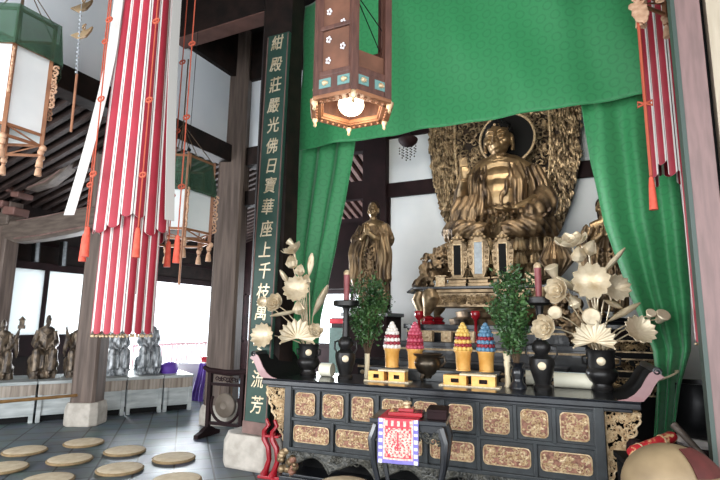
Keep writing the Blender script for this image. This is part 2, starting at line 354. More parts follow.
# tie beam from the board pillar to the clerestory, its underside a lighter red-brown
zb = ony(270, 17, 5.05).z
sbox('trim_tie_beam', M['dark_wood'], (XC, -3.7, 4.9, 5.2, zb+.012, zb+.62), bevel=.01)
sbox('trim_tie_beam_underside', M['red_beam'], (XC, -3.7, 4.92, 5.18, zb, zb+.014))
def pillar(name, label, x, y, w, z1_, mt, base_w=None, base_h=.34, rz=0., ch=.2, taper=.96):
    t = struct(thing(name, label, None, (x,y,0), rz))
    def octp(w, c): h = w/2; k = h*(1-c); return [(h,-k),(h,k),(k,h),(-k,h),(-h,k),(-h,-k),(-k,-h),(k,-h)]
    s = MB(); p0 = octp(w, ch); p1 = octp(w*taper, ch)
    s.add([(a,b_,base_h*.9) for a,b_ in p0]+[(a,b_,z1_) for a,b_ in p1], [tuple(range(7,-1,-1)), tuple(range(8,16))]+[(i,(i+1)%8,8+(i+1)%8,8+i) for i in range(8)])
    s.build('shaft', mt, t, smooth=False)
    if base_w:
        q = MB(); rows = [(base_w*.97,0),(base_w,.03),(base_w,base_h*.7),(base_w*.9,base_h)]
        vs = [(a,b_,z) for w_, z in rows for a, b_ in octp(w_, .35)]
        q.add(vs, [tuple(range(7,-1,-1)), tuple(range(24,32))]+[(r*8+i,r*8+(i+1)%8,r*8+8+(i+1)%8,r*8+8+i) for r in range(3) for i in range(8)])
        q.build('stone_base', M['stone'], t, smooth=False, bevel=.012)
    return t
PLx, PLy = onz(85, 424, 0).x, onz(85, 424, 0).y
pillar('pillar', 'weathered wooden pillar on a chamfered stone base behind the round floor cushions', PLx, PLy, .37, 4.6, M['old_wood'], .50, .34, .5)
pillar('pillar', 'grey weathered wooden pillar behind the standing gong', -5.55, 6.45, .44, 6.6, M['old_wood'], .56, .3, .42)
pillar('pillar', 'dark pillar carrying the tall calligraphy board, on a pale stone base', -3.60, 4.99, .46, 6.6, M['dark_wood'], .80, .36, 0., .41)
pillar('pillar', 'brown corner pillar at the left edge behind the curved beams', XO+.2, onx(-2, 320, XO+.2).y, .26, 3.6, M['old_wood'])
# right-hand post, its dark gap and pale door boards
P = ony(672, 16, 4.).x
sbox('trim_right_post', M['mauve'], (P+.012, P+.165, 3.95, 4.12, 0, 6.6), bevel=.006)
sbox('trim_right_post_edge', M['green_edge'], (P-.012, P+.014, 3.95, 4.1, 0, 6.6))
sbox('trim_right_gap_shade', M['black'], (P+.15, P+.30, 4.08, 4.2, 0, 6.6))  # black strip colours in the shade between post and door
sbox('door_1', M['beige'], (P+.205, 3.0, 3.98, 4.09, 0, 6.6), bevel=.004)
# sanctuary back wall
pz = [ony(400, y, YB).z for y in (138, 183, 197)]
x0 = ony(388, 200, YB).x
sbox('wall_sanctuary', M['plaster'], (x0-.05, 3., YB, YB+.12, 0, 6.6))
sbox('trim_sanctuary', M['maroon_wood'], (x0-.05, 3., YB-.07, YB+.02, pz[0], pz[0]+.5), (x0-.05, 3., YB-.07, YB+.02, pz[2], pz[1]), (x0-.48, x0+.02, YB-.18, YB+.2, 0, 6.6), (x0-2.2, x0-.4, YB-.1, YB+.1, pz[1]+.75, 6.6), (x0-2.2, x0-.4, YB-.08, YB+.06, pz[1]-.26, pz[1]+.12), (x0-.02, x0+.06, YB-.06, YB+.02, 0, pz[2]), bevel=.008)
sbox('wall_sanctuary_side', M['maroon_wood'], (x0-2.3, x0-.4, YB+.6, YB+.7, 2.3, 3.75), bevel=.005)
# curved tie beams of the left aisle
def curved_beam(name, pts, w, h, mt, label=None):
    m = MB()
    k = len(pts); pts = [Vector(p) for p in pts]; vs = []
    for i, p in enumerate(pts):
        t = (pts[min(i+1,k-1)]-pts[max(i-1,0)]).normalized(); sd = Vector((0,1,0)); u = sd.cross(t).normalized()
        if u.z < 0: u = -u
        f = .72 if i in (0,k-1) else 1.
        vs += [p+sd*(a*w/2)+u*(c*h*f/2) for a, c in ((-1,-.85),(-.8,-1),(.8,-1),(1,-.85),(1,.85),(.8,1),(-.8,1),(-1,.85))]
    m.add(vs, [tuple(range(7,-1,-1)), tuple(range((k-1)*8,k*8))]+[(i*8+j,i*8+(j+1)%8,i*8+8+(j+1)%8,i*8+8+j) for i in range(k-1) for j in range(8)])
    o = struct(m.build(name, mt, smooth=True, ang=25)); e = MB()
    off = Vector((0,-w/2-.004,-h*.33)); q = [p+off for p in pts[1:]]; e.tube(q, .014, 5); off2 = Vector((0,-w/2-.004,h*.44)); e.tube([p+off2 for p in pts[1:]], .008, 5)
    e.build('painted_line', M['rafter'], o); return o
YBm = 5.1
A = [ony(px, py, YBm) for px, py in ((9,230),(22,232),(50,228),(80,222),(112,216))]
curved_beam('trim_tie_beam_low', A, .22, .40, M['grey_beam'])
A = [ony(px, py, YBm+.05) for px, py in ((20,183),(34,184),(52,178),(66,167),(78,152),(88,137))]
curved_beam('trim_curved_beam', A, .2, .26, M['grey_beam'])
m = MB()
for px, py, s in ((20,176,.2),(12,190,.16),(22,196,.15),(5,205,.2),(16,212,.22),(2,180,.24)): c = ony(px, py, YBm-.1); m.box(c, (s*1.2, .3, s*.62), (0,.1,.2))
struct(m.build('trim_bracket_block', M['red_beam'], smooth=False, bevel=.02))
m = MB()
for px, py, s in ((8,220,.5),): c = ony(px, py, YBm); m.box(c, (.5,.3,.24))
struct(m.build('trim_beam_end', M['grey_beam'], smooth=False, bevel=.03))
for i, (px, ya, yb_) in enumerate(((36,237,262),(63,242,266))):
    a, c = onx(px+1, ya, XO+.12), onx(px-1, yb_, XO+.12); m = MB(); m.beam(a, c, .12, .1, up=(0,1,0)); 
    t = m.build('hanging_latch_bar', M['blackmetal'], smooth=False, bevel=.01)
    tag(t, ['black latch bar on the dark boards above the paper panels, nearer the corner pillar', 'black latch bar on the dark boards above the paper panels, nearer the red striped banner'][i], 'latch', 'latch bars on the left wall')
    e = MB(); e.beam(a+Vector((.075,-.02,0)), c+Vector((.075,-.02,0)), .045, .045, up=(0,1,0)); e.build('metal_strip', M['mirror_grey'], t, smooth=False)
# ------------------------------------------------------------------ figures
def head(mb, c, s, yaw=0., tilt=0., ears=True, long_ear=False):   # s = head height; faces -Y
    R = Matrix.Translation(c) @ Euler((tilt,0,yaw)).to_matrix().to_4x4() @ Matrix.Scale(s,4); h = MB()
    h.ell((0,.03,.06), (.36,.42,.44)); h.ell((0,-.07,-.2), (.29,.31,.29)); h.ell((0,-.17,-.39), (.13,.13,.1))
    h.tube([(0,-.40,.08),(0,-.47,-.06),(0,-.5,-.13)], [.045,.06,.075], 8); h.ell((-.055,-.44,-.14),.05); h.ell((.055,-.44,-.14),.05)
    for sx in (-1, 1):
        h.tube([(sx*.05,-.405,.1),(sx*.16,-.385,.145),(sx*.28,-.27,.1)], [.03,.04,.02], 6)      # brow
        h.ell((sx*.16,-.345,.02), (.095,.06,.045)); h.ell((sx*.22,-.27,-.14), (.11,.1,.1))        # lid, cheek
        if ears: h.ell((sx*.37,.05,-.05), (.05,.11,.17)); 
        if long_ear: h.tube([(sx*.38,.05,-.1),(sx*.37,.02,-.36)], [.05,.06], 6)
    h.tube([(-.11,-.355,-.255),(0,-.40,-.245),(.11,-.355,-.255)], [.022,.042,.022], 6); h.tube([(-.08,-.34,-.31),(0,-.375,-.315),(.08,-.34,-.31)], [.025,.045,.025], 6)
    mb.merge(h, R)
def hand(mb, wrist, d, palm_n, L, curl=.3, side=1):   # d: finger direction, palm_n: the way the palm faces
    d = Vector(d).normalized(); n = Vector(palm_n); n = (n-d*n.dot(d)).normalized(); s = d.cross(n)*side; w = Vector(wrist)
    pc = w+d*L*.27
    mb.tube([w-d*L*.1, w+d*L*.1, pc, w+d*L*.5], [L*.15,L*.19,L*.24,L*.22], 10, flat=.55)
    for k, (o, ln) in enumerate(((-.165,.44),(-.055,.52),(.055,.49),(.165,.38))):
        b = w+d*L*.46+s*(o*L); m1 = b+d*(ln*L*.5)+n*(curl*L*.08); e = b+d*(ln*L*(1-.15*curl))+n*(curl*L*.3)
        mb.tube([b-d*L*.1,b,m1,e], [L*.06,L*.062,L*.055,L*.042], 7)
    b = w+d*L*.14-s*(L*.17); mb.tube([b,b+d*L*.16-s*L*.13+n*L*.03,b+d*L*.32-s*L*.15+n*L*.1], [L*.085,L*.068,L*.05], 7)
def seated(name, label, loc, rz, H, mt, group, turn=0., raise_arm=0, robe_curls=0, rock=True, seed=0):
    rnd = random.Random(seed); t = thing(name, label, 'statue', loc, rz, group); k = H/1.06; t.scale = (.56,.75,1.)
    S = Matrix.Scale(k,4); b = MB(); hd = Vector((.02*turn,-.03,.945))
    b.tube([(0,.03,.36),(0,.04,.55),(0,.02,.76)], [.17,.16,.15], 12, flat=.8); b.tube([(-.2,.02,.74),(0,.02,.79),(.2,.02,.74)], [.075,.1,.075], 10)
    b.tube([(0,.01,.78),(0,-.02,.88)], [.06,.055], 8); head(b, hd, .2, turn*.6)
    for sx in (-1, 1):
        b.tube([(sx*.1,0,.4),(sx*.2,-.25,.42),(sx*.17,-.27,.24),(sx*.15,-.26,.06)], [.11,.095,.08,.06], 9); b.ell((sx*.15,-.33,.045), (.05,.11,.04))
        if raise_arm == sx: a = [(sx*.21,.0,.74),(sx*.33,-.05,.66),(sx*.42,-.14,.83)]; w = a[-1]; hand(b, w, (sx*.2,-.1,1), (-sx,0,0), .14, .6, sx)
        else:
            a = [(sx*.22,.0,.74),(sx*.28,-.03,.56),(sx*.12,-.2,.5)]; hand(b, a[-1], (-sx*.8,-.5,-.1), (0,0,-1), .14, .5, sx)
        b.tube(a, [.075,.065,.045], 8)
    q = MB(); q.merge(b, S); o = remesh(q, .013*k, 2).build('body', mt, t)
    r = MB(); r.tube([(0,.04,.3),(0,.05,.55),(0,.03,.745)], [.27,.215,.165], 14, flat=.8)
    for sx in (-1, 1):
        r.tube([(sx*.13,.0,.43),(sx*.22,-.24,.41),(sx*.2,-.27,.12)], [.13,.12,.13], 10)
        a = [(sx*.2,.02,.76),(sx*.28,.0,.57)]+([(sx*.36,-.08,.7)] if raise_arm == sx else [(sx*.17,-.14,.5)]); r.tube(a, [.09,.095,.085], 9)
        r.tube([a[-1], Vector(a[-1])+Vector((sx*.05,0,-.2)), Vector(a[-1])+Vector((sx*.06,.02,-.34))], [.08,.07,.03], 8, flat=.5)
        for j in range(7): x = sx*(.03+.045*j); r.tube([(x*.6,-.1-.01*j,.46+.03*j),(x,-.3+.012*j*j*.3,.38),(x*1.05,-.37+.02*j,.12+rnd.random()*.05)], [.012,.02,.018], 5)
    for j in range(6): z = .5+.045*j; r.tube([(-.17,-.08,z+.06),(0,-.17+.008*j,z-.02),(.16,-.08,z+.07)], .013, 5)
    r2 = MB(); r2.merge(r, S); remesh(r2, .014*k, 1).build('robe', mt, t)
    if rock:
        g = MB(); g.bx(-.33,.33,-.24,.28,0,.3)
        for j in range(26): a = rnd.random()*2*PI; g.ell((.31*math.cos(a),.02+.25*math.sin(a),.03+rnd.random()*.27), (.08+.05*rnd.random(),.08,.06+.05*rnd.random()))
        if robe_curls:
            for j in range(26): x = rnd.uniform(-.32,.32); z = rnd.uniform(.04,.36); g.curl((x,-.3,z), rnd.uniform(.05,.09), rnd.random()*6, r=.018, flip=rnd.choice((1,-1)))
        g2 = MB(); g2.merge(g, S); remesh(g2, .016*k, 1).build('rock_seat', mt, t)
    return t
# ------------------------------------------------------------------ long bench along the left wall
BP = Vector((-8.19,4.67,0)); BU = Vector((math.sin(math.radians(30)), math.cos(math.radians(30)), 0)); BN = Vector((BU.y,-BU.x,0)); BH = .62
BRZ = math.atan2(BU.y, BU.x)
def on_line(px, py, off=0.):       # where the upright plane parallel to the bench front, `off` behind it, is seen
    P0 = BP-BN*off; d = ray(px, py); den = BN.dot(d); t = BN.dot(P0-CAM)/den; return CAM+d*t
cuts = [(on_line(px, 410)-BP).dot(BU) for px in (-60, 35, 84, 125, 162, 192)]
labs = ['grey bench cupboard at the left edge under the arm-raising bronze figure', 'grey bench cupboard under the seated bronze figure, left of the stone-based pillar', 'grey bench cupboard mostly hidden behind the stone-based wooden pillar', 'grey bench cupboard just right of the wooden pillar under the silver figures', 'grey bench cupboard at the far right end of the row, next to the white cloth']
for i in range(5):
    s0, s1 = cuts[i], cuts[i+1]; c = BP+BU*((s0+s1)/2); L = s1-s0-.012
    t = thing('bench_cupboard', labs[i], 'bench', c, BRZ, 'grey cupboards of the statue bench')
    b = MB(); b.bx(-L/2,L/2,-0.,-1.1,.42,.455) if 0 else None
    b = MB(); b.bx(-L/2,L/2,0,1.1,BH-.05,BH); b.build('bench_top', M['bench'], t, bevel=.006, smooth=False)
    b = MB(); b.bx(-L/2+.01,L/2-.01,.02,1.08,.4,BH-.05); b.build('upper_band', M['bench_band'], t, smooth=False, bevel=.004)
    b = MB(); b.bx(-L/2+.03,L/2-.03,.03,1.07,.1,.4); b.build('front_panel', M['bench'], t, smooth=False, bevel=.004)
    for sx in (-1,1):
        b = MB(); b.bx(sx*(L/2-.04)-.03,sx*(L/2-.04)+.03,.005,.08,0,.41); b.build('leg', M['bench'], t, smooth=False, bevel=.004)
    b = MB(); b.bx(-L/2+.05,L/2-.05,.12,1.05,0,.1); b.build('toe_gap_shade', M['black'], t, smooth=False)  # black block standing in for the shade of the open toe gap
FZ = BRZ   # bench local: +y goes to the wall, figures face -y
def bench_spot(px, off=.5): p = on_line(px, 340, off); return (p.x, p.y, BH)
a1 = seated('arhat_statue', 'bronze seated figure at the left edge holding a small object aloft', bench_spot(2,.55), FZ, .96, M['arhat'], 'seated figures on the bench', 0, 1, seed=1)
b = MB(); b.bx(.36,.56,-.24,-.08,.86,.92); b.bx(.39,.53,-.21,-.11,.92,1.0); b.lathe([(.09,0),(.1,.02),(.04,.05),(0,.08)], (.46,-.16,1.0), 8); b.v = [tuple(c_*.925 for c_ in v) for v in b.v]; b.build('held_pagoda', M['arhat'], a1, smooth=False)
seated('arhat_statue', 'bronze seated figure with turned head, between the arm-raising figure and the wooden pillar', bench_spot(46,.55), FZ, 1.04, M['arhat'], 'seated figures on the bench', 1., 0, seed=2)
seated('arhat_statue', 'bronze seated figure half hidden behind the wooden pillar', bench_spot(80,.5), FZ, .98, M['arhat'], 'seated figures on the bench', 0, -1, seed=3)
seated('arhat_statue', 'silvery seated figure right below the end of the striped banner', bench_spot(119,.5), FZ, 1.0, M['arhat_silver'], 'seated figures on the bench', .3, 0, 1, seed=4)
seated('arhat_statue', 'silvery seated figure on a swirling rock, against the bright opening', bench_spot(149,.5), FZ, 1.08, M['arhat_silver'], 'seated figures on the bench', .6, 0, 1, seed=5)
b = MB(); b.lathe([(.0,.2),(.1,.19),(.15,.14),(.165,.06),(.15,0)][::-1], n=20); o = b.build('cloth_bundle', M['purple'], loc=bench_spot(171,.45)); tag(o, 'round purple cloth bundle at the right end of the bench', 'bundle')
# ------------------------------------------------------------------ cloth-covered table and yard beyond the opening
c = onz(197, 402, 0); t = thing('cloth_table', 'table under a white cloth in front of the bright opening', 'table', (c.x-.28,c.y+.5,0), .3)
def drape(u, v, lx=.75, ly=.55, h=.72):
    a = (u)*2*PI; e = max(abs(math.cos(a)), abs(math.sin(a))); x, y = math.cos(a)/e*lx/1.6, math.sin(a)/e*ly/1.6
    f = 1+.06*v+.05*v*math.sin(u*2*PI*14)
    return (x*f, y*f, h-v*(h-.02))
b = MB(); b.sheet(drape, 112, 8); b.bx(-.47,.47,-.345,.345,.70,.722); b.build('white_cloth', M['silk_white'], t)
b = MB(); 
for sx in (-1,1):
    for sy in (-1,1): b.bx(sx*.4-.02,sx*.4+.02,sy*.28-.02,sy*.28+.02,0,.7)
b.build('table_frame', M['old_wood'], t, smooth=False)
p = t.location
b = MB(); b.sheet(lambda u,v: ((u-.5)*.26*(.6+.5*v)+.02*math.sin(v*5), -.02*math.sin(u*18)-.1*math.sin(v*PI*.5), .74-.72*v), 24, 12, th=.012)
o = b.build('purple_cloth', M['purple'], loc=(p.x+.3,p.y-.42,0)); tag(o, 'purple cloth hanging down the front corner of the white table', 'cloth')
b = MB(); b.bx(-.16,.16,-.12,.12,0,.1); b.bx(-.17,.17,-.13,.13,.1,.12); o = b.build('offering_box', M['red_lacquer'], loc=(p.x+.12,p.y,.722), smooth=False, bevel=.006); tag(o, 'low red box on the white cloth table', 'box')
t = thing('railing', 'low dark railing seen through the bright opening', 'railing', (XO-.2, 9.45, -.1), PI/2)
b = MB(); b.bx(-1.2,1.2,-.03,.03,1.06,1.12); b.build('rail', M['rail_pink'], t, smooth=False)
b = MB()
for i in range(15): b = MB(); b.bx(-1.19+i*.165,-1.15+i*.165,-.02,.02,0.1,1.07); b.build('baluster', M['rail_pink'], t, smooth=False)
# ------------------------------------------------------------------ round floor cushions
t = thing('floor_cushion', '', 'cushion'); b = MB()
b.lathe([(.0,.0),(.2,0),(.222,.008)], n=40); b.lathe([(.222,.047),(.2,.057),(.12,.062),(.03,.06),(0,.058)], n=40); b.build('pad', M['cushion'], t)
b = MB(); b.lathe([(.222,.006),(.233,.018),(.234,.036),(.222,.049)], n=40); b.build('rim', M['cushion_rim'], t)
spots = [((174,457),'round tan floor cushion at the right end of the rear row, nearest the gong'),((125,450),'round tan floor cushion second from the right in the rear row'),((84,442),'round tan floor cushion directly in front of the wooden pillar base'),
 ((120,468),'round tan floor cushion in the middle row, on the brightest tiles it has to its left'),((70,458.5),'round tan floor cushion in the middle row in line with the wooden pillar'),((25,450),'round tan floor cushion at the left of the middle row, beyond the others'),((177,479),'round tan floor cushion cut by the bottom edge, right end of the middle row'),((3,467),'round tan floor cushion cut by the left edge of the photo'),((48,479),'round tan floor cushion cut by the bottom edge, nearest on the left')]
spots[3] = (spots[3][0], 'round tan floor cushion second from the right in the middle row')
for i, ((px,py), lab) in enumerate(spots):
    c = onz(px, py, .03); c.z = 0
    if i == 0: t.scale = (1.02,1.02,.7); t.location = c; t['label'] = lab; t['group'] = 'round floor cushions'
    else: dup(t, c, random.random()*6, lab, 'round floor cushions')
# kneeling stool with a cushion before the altar
c = Vector((-2.17,4.2,0)); s = thing('kneeling_stool', 'low black stool before the altar under a round cushion', 'stool', c)
b = MB(); b.bx(-.28,.28,-.2,.2,.12,.15); b.build('stool_top', M['lacquer'], s, smooth=False, bevel=.005)
for sx in (-1,1):
    for sy in (-1,1): b = MB(); b.bx(sx*.23-.02,sx*.23+.02,sy*.15-.02,sy*.15+.02,0,.12); b.build('leg', M['lacquer'], s, smooth=False)
k = dup(t, (c.x,c.y,.15), .3, 'round tan cushion on the low black stool before the altar', 'round floor cushions')
# ------------------------------------------------------------------ gong on its stand
gl, gr = onz(207, 436, 0), onz(240, 440, 0); c = (gl+gr)/2; rz = math.atan2(gr.y-gl.y, gr.x-gl.x); W = (gr-gl).length
t = thing('gong_stand', 'dark wooden stand holding a round gong, beside the calligraphy board pillar', 'gong', c, rz); h = W/2
for sx in (-1,1):
    b = MB(); b.bx(sx*h-.03,sx*h+.03,-.03,.03,.06,.88); b.build('post', M['maroon_wood'], t, smooth=False, bevel=.006)
    b = MB(); b.prism([(-.24,0),(.24,0),(.24,.05),(.14,.08),(.05,.13),(-.05,.13),(-.14,.08),(-.24,.05)], Matrix.Translation((sx*h-.035,0,0)) @ Matrix(((0,0,1,0),(1,0,0,0),(0,1,0,0),(0,0,0,1))), .07); b.build('foot', M['maroon_wood'], t, smooth=False, bevel=.005)
b = MB(); b.tube([(-h-.12,0,.93),(-h-.03,0,.89),(0,0,.87),(h+.03,0,.89),(h+.12,0,.93)], [.03,.04,.042,.04,.03], 8); b.build('top_rail', M['maroon_wood'], t)
b = MB(); b.bx(-h,h,-.02,.02,.16,.2); b.build('bottom_rail', M['maroon_wood'], t, smooth=False)
b = MB(); b.bx(-h,h,-.02,.02,.69,.73)
for j in range(8): b.curl((-.16+.046*j,0,.78), .035, j, r=.009, flip=(-1)**j)
b.build('carved_rail', M['maroon_wood'], t)
b = MB(); n = 24
b.tube([(math.cos(PI*.85+PI*1.3*i/n)*.235,0,.43+math.sin(PI*.85+PI*1.3*i/n)*.235) for i in range(n+1)], .02, 8); b.build('hoop', M['maroon_wood'], t)
b = MB(); Mx = Matrix.Translation((0,0,.43)) @ Matrix.Rotation(PI/2,4,'X'); d = MB(); d.lathe([(0,.035),(.05,.04),(.06,.03),(.15,.025),(.165,.01),(.165,-.03),(0,-.03)][::-1], n=36); b.merge(d, Mx); b.build('gong', M['gong_face'], t)
for s in (-1,1): b = MB(); b.tube([(s*.1,0,.56),(s*.1,0,.7)], .006, 5); b.build('cord', M['twig'], t)
# ------------------------------------------------------------------ pole barrier
dp_ = depth((PLx,PLy,1.))-.22; a, c = atd(80, 395, dp_), atd(-30, 404.5, dp_-1.3); t = thing('bamboo_pole', 'tan bamboo barrier pole running from the wooden pillar to the left edge', 'pole', a)
b = MB(); d = c-a; b.tube([d*(i/12) for i in range(13)], [.021 if i%3 else .024 for i in range(13)], 8); b.build('pole', M['honey'] if 0 else mat('bamboo','#a8804f',.5,0,'#8d683e',9), t)
b = MB(); b.tube([(0,0,-.06),(.02,0,0),(.02,0,.05),(.06,.02,.1)], .016, 6); b.build('hook', M['twig'], t)
# ------------------------------------------------------------------ calligraphy board
YBD = 4.70
bb, bt = (ony(243,420,YBD)+ony(267.5,420,YBD))/2, (ony(268,35,YBD)+ony(289,33,YBD))/2
BW = .325; BHt = (bt-bb).length; tilt = math.atan2(bt.x-bb.x, bt.z-bb.z)
t = thing('calligraphy_board', 'tall narrow green board with a column of gilt characters on the dark pillar', 'sign', bb); t.rotation_euler = (0,tilt,0)
b = MB(); b.bx(-BW/2,BW/2,-.0,.05,-.12,BHt); b.build('board', M['green_book'], t, smooth=False, bevel=.006)
b = MB()
for sx in (-1,1): b.bx(sx*(BW/2-.012)-.006,sx*(BW/2-.012)+.006,-.008,.0,-.1,BHt-.02)
b.bx(-BW/2,BW/2,-.012,.0,-.15,-.02); b.build('border', M['carve_gold'] if 0 else M['rafter'], t, smooth=False)
for ch, py in zip('紺殿莊嚴光佛日寶華座上千枝萬葉永流芳', (47,68,88,108,127.5,148,167.5,187,208,230,251,271.5,293,313,335,358,381,407)):
    z = (ony(266,py,YBD).z-bb.z)
    b = MB(); glyphs(b, ch, Matrix.Translation((random.uniform(-.012,.012),-.004,z)) @ Matrix.Rotation(PI/2,4,'X') @ Matrix.Rotation(random.uniform(-.06,.06),4,'Z') @ Matrix.Diagonal((.86,1,1,1)), .205, .003, .006, slant=.12); b.build('character', M['pale_gold'], t, smooth=False)
# ------------------------------------------------------------------ green silk hangings
YV = 5.42
zv = ony(470,122.5,YV).z
def val(u, v):
    x = -3.58+4.53*u; s = 1-v
    f = .045*math.sin(x*5+1.3)*(.3+.7*s)+.03*math.sin(x*11+v*3)+.025*math.sin((x*1.5+v*3.2)*3.)+.02*pnoise(Vector((x*2,v*3,1)))
    return (x, YV+f*(.5+.5*v), zv+.006*math.sin(x*4)+v*2.15)
b = MB(); b.sheet(val, 160, 50, th=.006); o = b.build('green_valance', M['silk_green'], ang=180); tag(o, 'wide green damask valance hung across the top of the altar bay', 'curtain')
def hang(name, Lp, Rp, nf, amp, label, Y0, lean=0.):
    def ip(P, v):
        k = v*(len(P)-1); i = min(int(k), len(P)-2); f = k-i; f = f
        a = ony(*P[i],Y0); c = ony(*P[i+1],Y0); return a.lerp(c, f)
    def f(u, v):
        p = ip(Lp,v).lerp(ip(Rp,v), u)
        w = amp*math.sin(u*nf*2*PI+1.5*math.sin(v*3)+.5)*(.6+.4*v)+.02*pnoise(Vector((u*6,v*6,2)))
        return (p.x+.3*w, p.y+w, p.z)
    b = MB(); b.sheet(f, 90, 70, th=.006); o = b.build(name, M['silk_green'], ang=180); return tag(o, label, 'curtain')
hang('green_curtain', [(296,128),(292,200),(287,270),(283,335),(281,372)], [(355,128),(345,200),(333,262),(320,318),(313,368)], 3.2, .055, 'narrow green damask curtain gathered beside the calligraphy board pillar', 5.62)
hang('green_curtain', [(579,92),(589,160),(603,225),(627,290),(652,350),(656,385),(653,440)], [(668,85),(676,150),(684,220),(690,290),(691,350),(681,385),(674,440)], 2.7, .05, 'green damask curtain tied back at the right, behind the gilt lotus bouquet', 5.66)
p = ony(671,377,5.5); b = MB(); b.tube([p+Vector((.10*math.cos(a)-.03,.1+.13*math.sin(a),.05*math.cos(a))) for a in [2*PI*i/20 for i in range(21)]], .01, 6)
o = b.build('tieback_cord', M['pale_wood']); tag(o, 'pale cord tying back the right green curtain', 'cord')
# ------------------------------------------------------------------ lanterns
def hexpt(i, r, a0): return Vector((math.cos(a0+i*PI/3)*r, math.sin(a0+i*PI/3)*r, 0))
def tassel(b, p, L, r, n=10):
    b.lathe([(0,0),(r*.5,-.01),(r*.55,-L*.15),(r*.4,-L*.2),(r*.75,-L*.4),(r,-L),(r*.8,-L-.004),(0,-L)][::-1], p, n)
def paper_lantern(loc, r, hgt, label, a0=0., flare=1.12):
    t = thing('paper_lantern', label, 'lantern', loc, 0, 'white paper lanterns')
    fr = MB(); P = [hexpt(i,r,a0) for i in range(6)]; Z = Vector((0,0,1))
    for i in range(6):
        a, c = P[i], P[(i+1)%6]
        fr.beam(a-Z*.1, a+Z*(hgt+.35), .034, .034)
        for z in (.0, .1, hgt, hgt+.33): fr.beam(a+Z*z, c+Z*z, .022, .026)
        fr.beam(a*.98+Z*.1, c*.98-Z*0, .012, .014)
    fr.build('frame', M['copper'], t, smooth=False, bevel=.003)
    for i in range(6):
        a, c = P[i]*.985, P[(i+1)%6]*.985; q = MB(); q.beam((a+c)/2+Z*.11, (a+c)/2+Z*hgt, (c-a).length*.94, .004, up=(a+c).normalized()) if 0 else None
        n = (a+c).normalized()*.003; q.add([a+Z*.11+n,c+Z*.11+n,c+Z*hgt+n,a+Z*hgt+n,a+Z*.11-n,c+Z*.11-n,c+Z*hgt-n,a+Z*hgt-n],[(0,1,2,3),(7,6,5,4),(0,4,5,1),(1,5,6,2),(2,6,7,3),(3,7,4,0)])
        q.build('paper_panel', M['paper'], t, smooth=False)
    g = MB(); G = [hexpt(i,r*flare,a0) for i in range(6)]
    def gz(u, v):
        k = u*6; i = int(k)%6; p = G[i].lerp(G[(i+1)%6], k-int(k)); s = 1+.02*math.sin(u*70)*(1-v)-.1*v
        return (p.x*s, p.y*s, hgt-.05+v*.40)
    g.sheet(gz, 96, 8, th=.003); g.build('gauze_cover', M['gauze'], t, ang=25)
    for i in range(6):
        q = MB(); d = P[i].normalized(); Mx = Matrix(((d.x,-d.y,0,P[i].x+d.x*.03),(d.y,d.x,0,P[i].y+d.y*.03),(0,0,1,0),(0,0,0,1)))
        for j in range(9): q.curl((.012,0,hgt*.9-.045*j), .03, j*1.3, Mx, r=.011, flip=(-1)**j)
        q.build('carved_bracket', M['carved_pale'], t)
        s = MB(); s.ell(P[i]+Vector((0,0,-.06)), (.028,.028,.035)); s.ell(P[i]*1.05+Vector((0,0,-.02)), (.03,.03,.03)); tassel(s, P[i]+Vector((0,0,-.08)), .12, .032); s.build('tassel', M['carved_pale'], t)
    h = MB(); h.tube([(0,0,hgt+.33),(0,0,hgt+1.6)], .008, 6)
    for i in range(6): h.tube([P[i]+Z*(hgt+.33), (0,0,hgt+.8)], .005, 5)
    h.build('hanging_cord', M['twig'], t); return t
def fit_lantern(pxa, pya, pxb, w):
    p1 = atd(pxa, pya, 1.) ; d1 = p1-CAM; rb = ray(pxb, pya+8); q = rb*(d1.x/rb.x); ww = q.y-d1.y; return CAM+d1*(w/ww)
RL = .33
p = fit_lantern(3, 134, 42, RL); c = Vector((p.x-RL*.866, p.y+RL/2, p.z))
paper_lantern(c, RL, .85, 'white paper lantern with green gauze top at the upper left corner', PI/6, 1.3)
R2 = .37; p = fit_lantern(184, 238, 209, R2); c = Vector((p.x-R2*.866, p.y+R2/2, p.z))
L2 = paper_lantern(c, R2, .56, 'white paper lantern with green gauze top, just right of the long striped banner', PI/6)
p = atd(638, 4, 4.0); aa = PI/6+.35
L3 = paper_lantern(p-hexpt(2.,RL,aa), RL, .8, 'paper lantern mostly above the frame, its carved corner and orange tassel at upper right', aa)
q = MB(); cc = hexpt(2,RL,aa)+Vector((-.01,-.02,0)); zt_ = [atd(x,y,4.0).z-p.z for x,y in ((636,30),(642,112),(646,185),(648,219))]
q.tube([cc+Vector((0,0,.9)),cc+Vector((.0,0,zt_[1])),cc+Vector((.0,0,zt_[2]))], .012, 6)
for s in (-1,1): q.tube([cc+Vector((s*.0,0,zt_[1])),cc+Vector((s*.05,0,zt_[1]+.02)),cc+Vector((s*.05,0,zt_[1]-.02)),cc+Vector((0,0,zt_[1]))], .01, 6)
q.build('cord', M['orange_cord'], L3)
q = MB(); rnd = random.Random(2)
for k in range(16): q.ell(hexpt(2,RL*1.02,aa)+Vector((rnd.uniform(-.045,.045),rnd.uniform(-.04,.04),rnd.uniform(-.2,.16))), rnd.uniform(.022,.04), nu=9, nv=6)
for k in range(12): q.curl(hexpt(2,RL*1.02,aa)+Vector((rnd.uniform(-.05,.05),-.05,rnd.uniform(-.18,.14))), .04, k, r=.014)
remesh(q,.009,1).build('carved_corner', M['carved_pale'], L3)
q = MB(); q.lathe([(0,0),(.014,-.01),(.02,-.06),(.03,-.26),(.0,-.26)][::-1], cc+Vector((0,0,zt_[2])), 12); q.build('long_tassel', M['tassel'], L3)
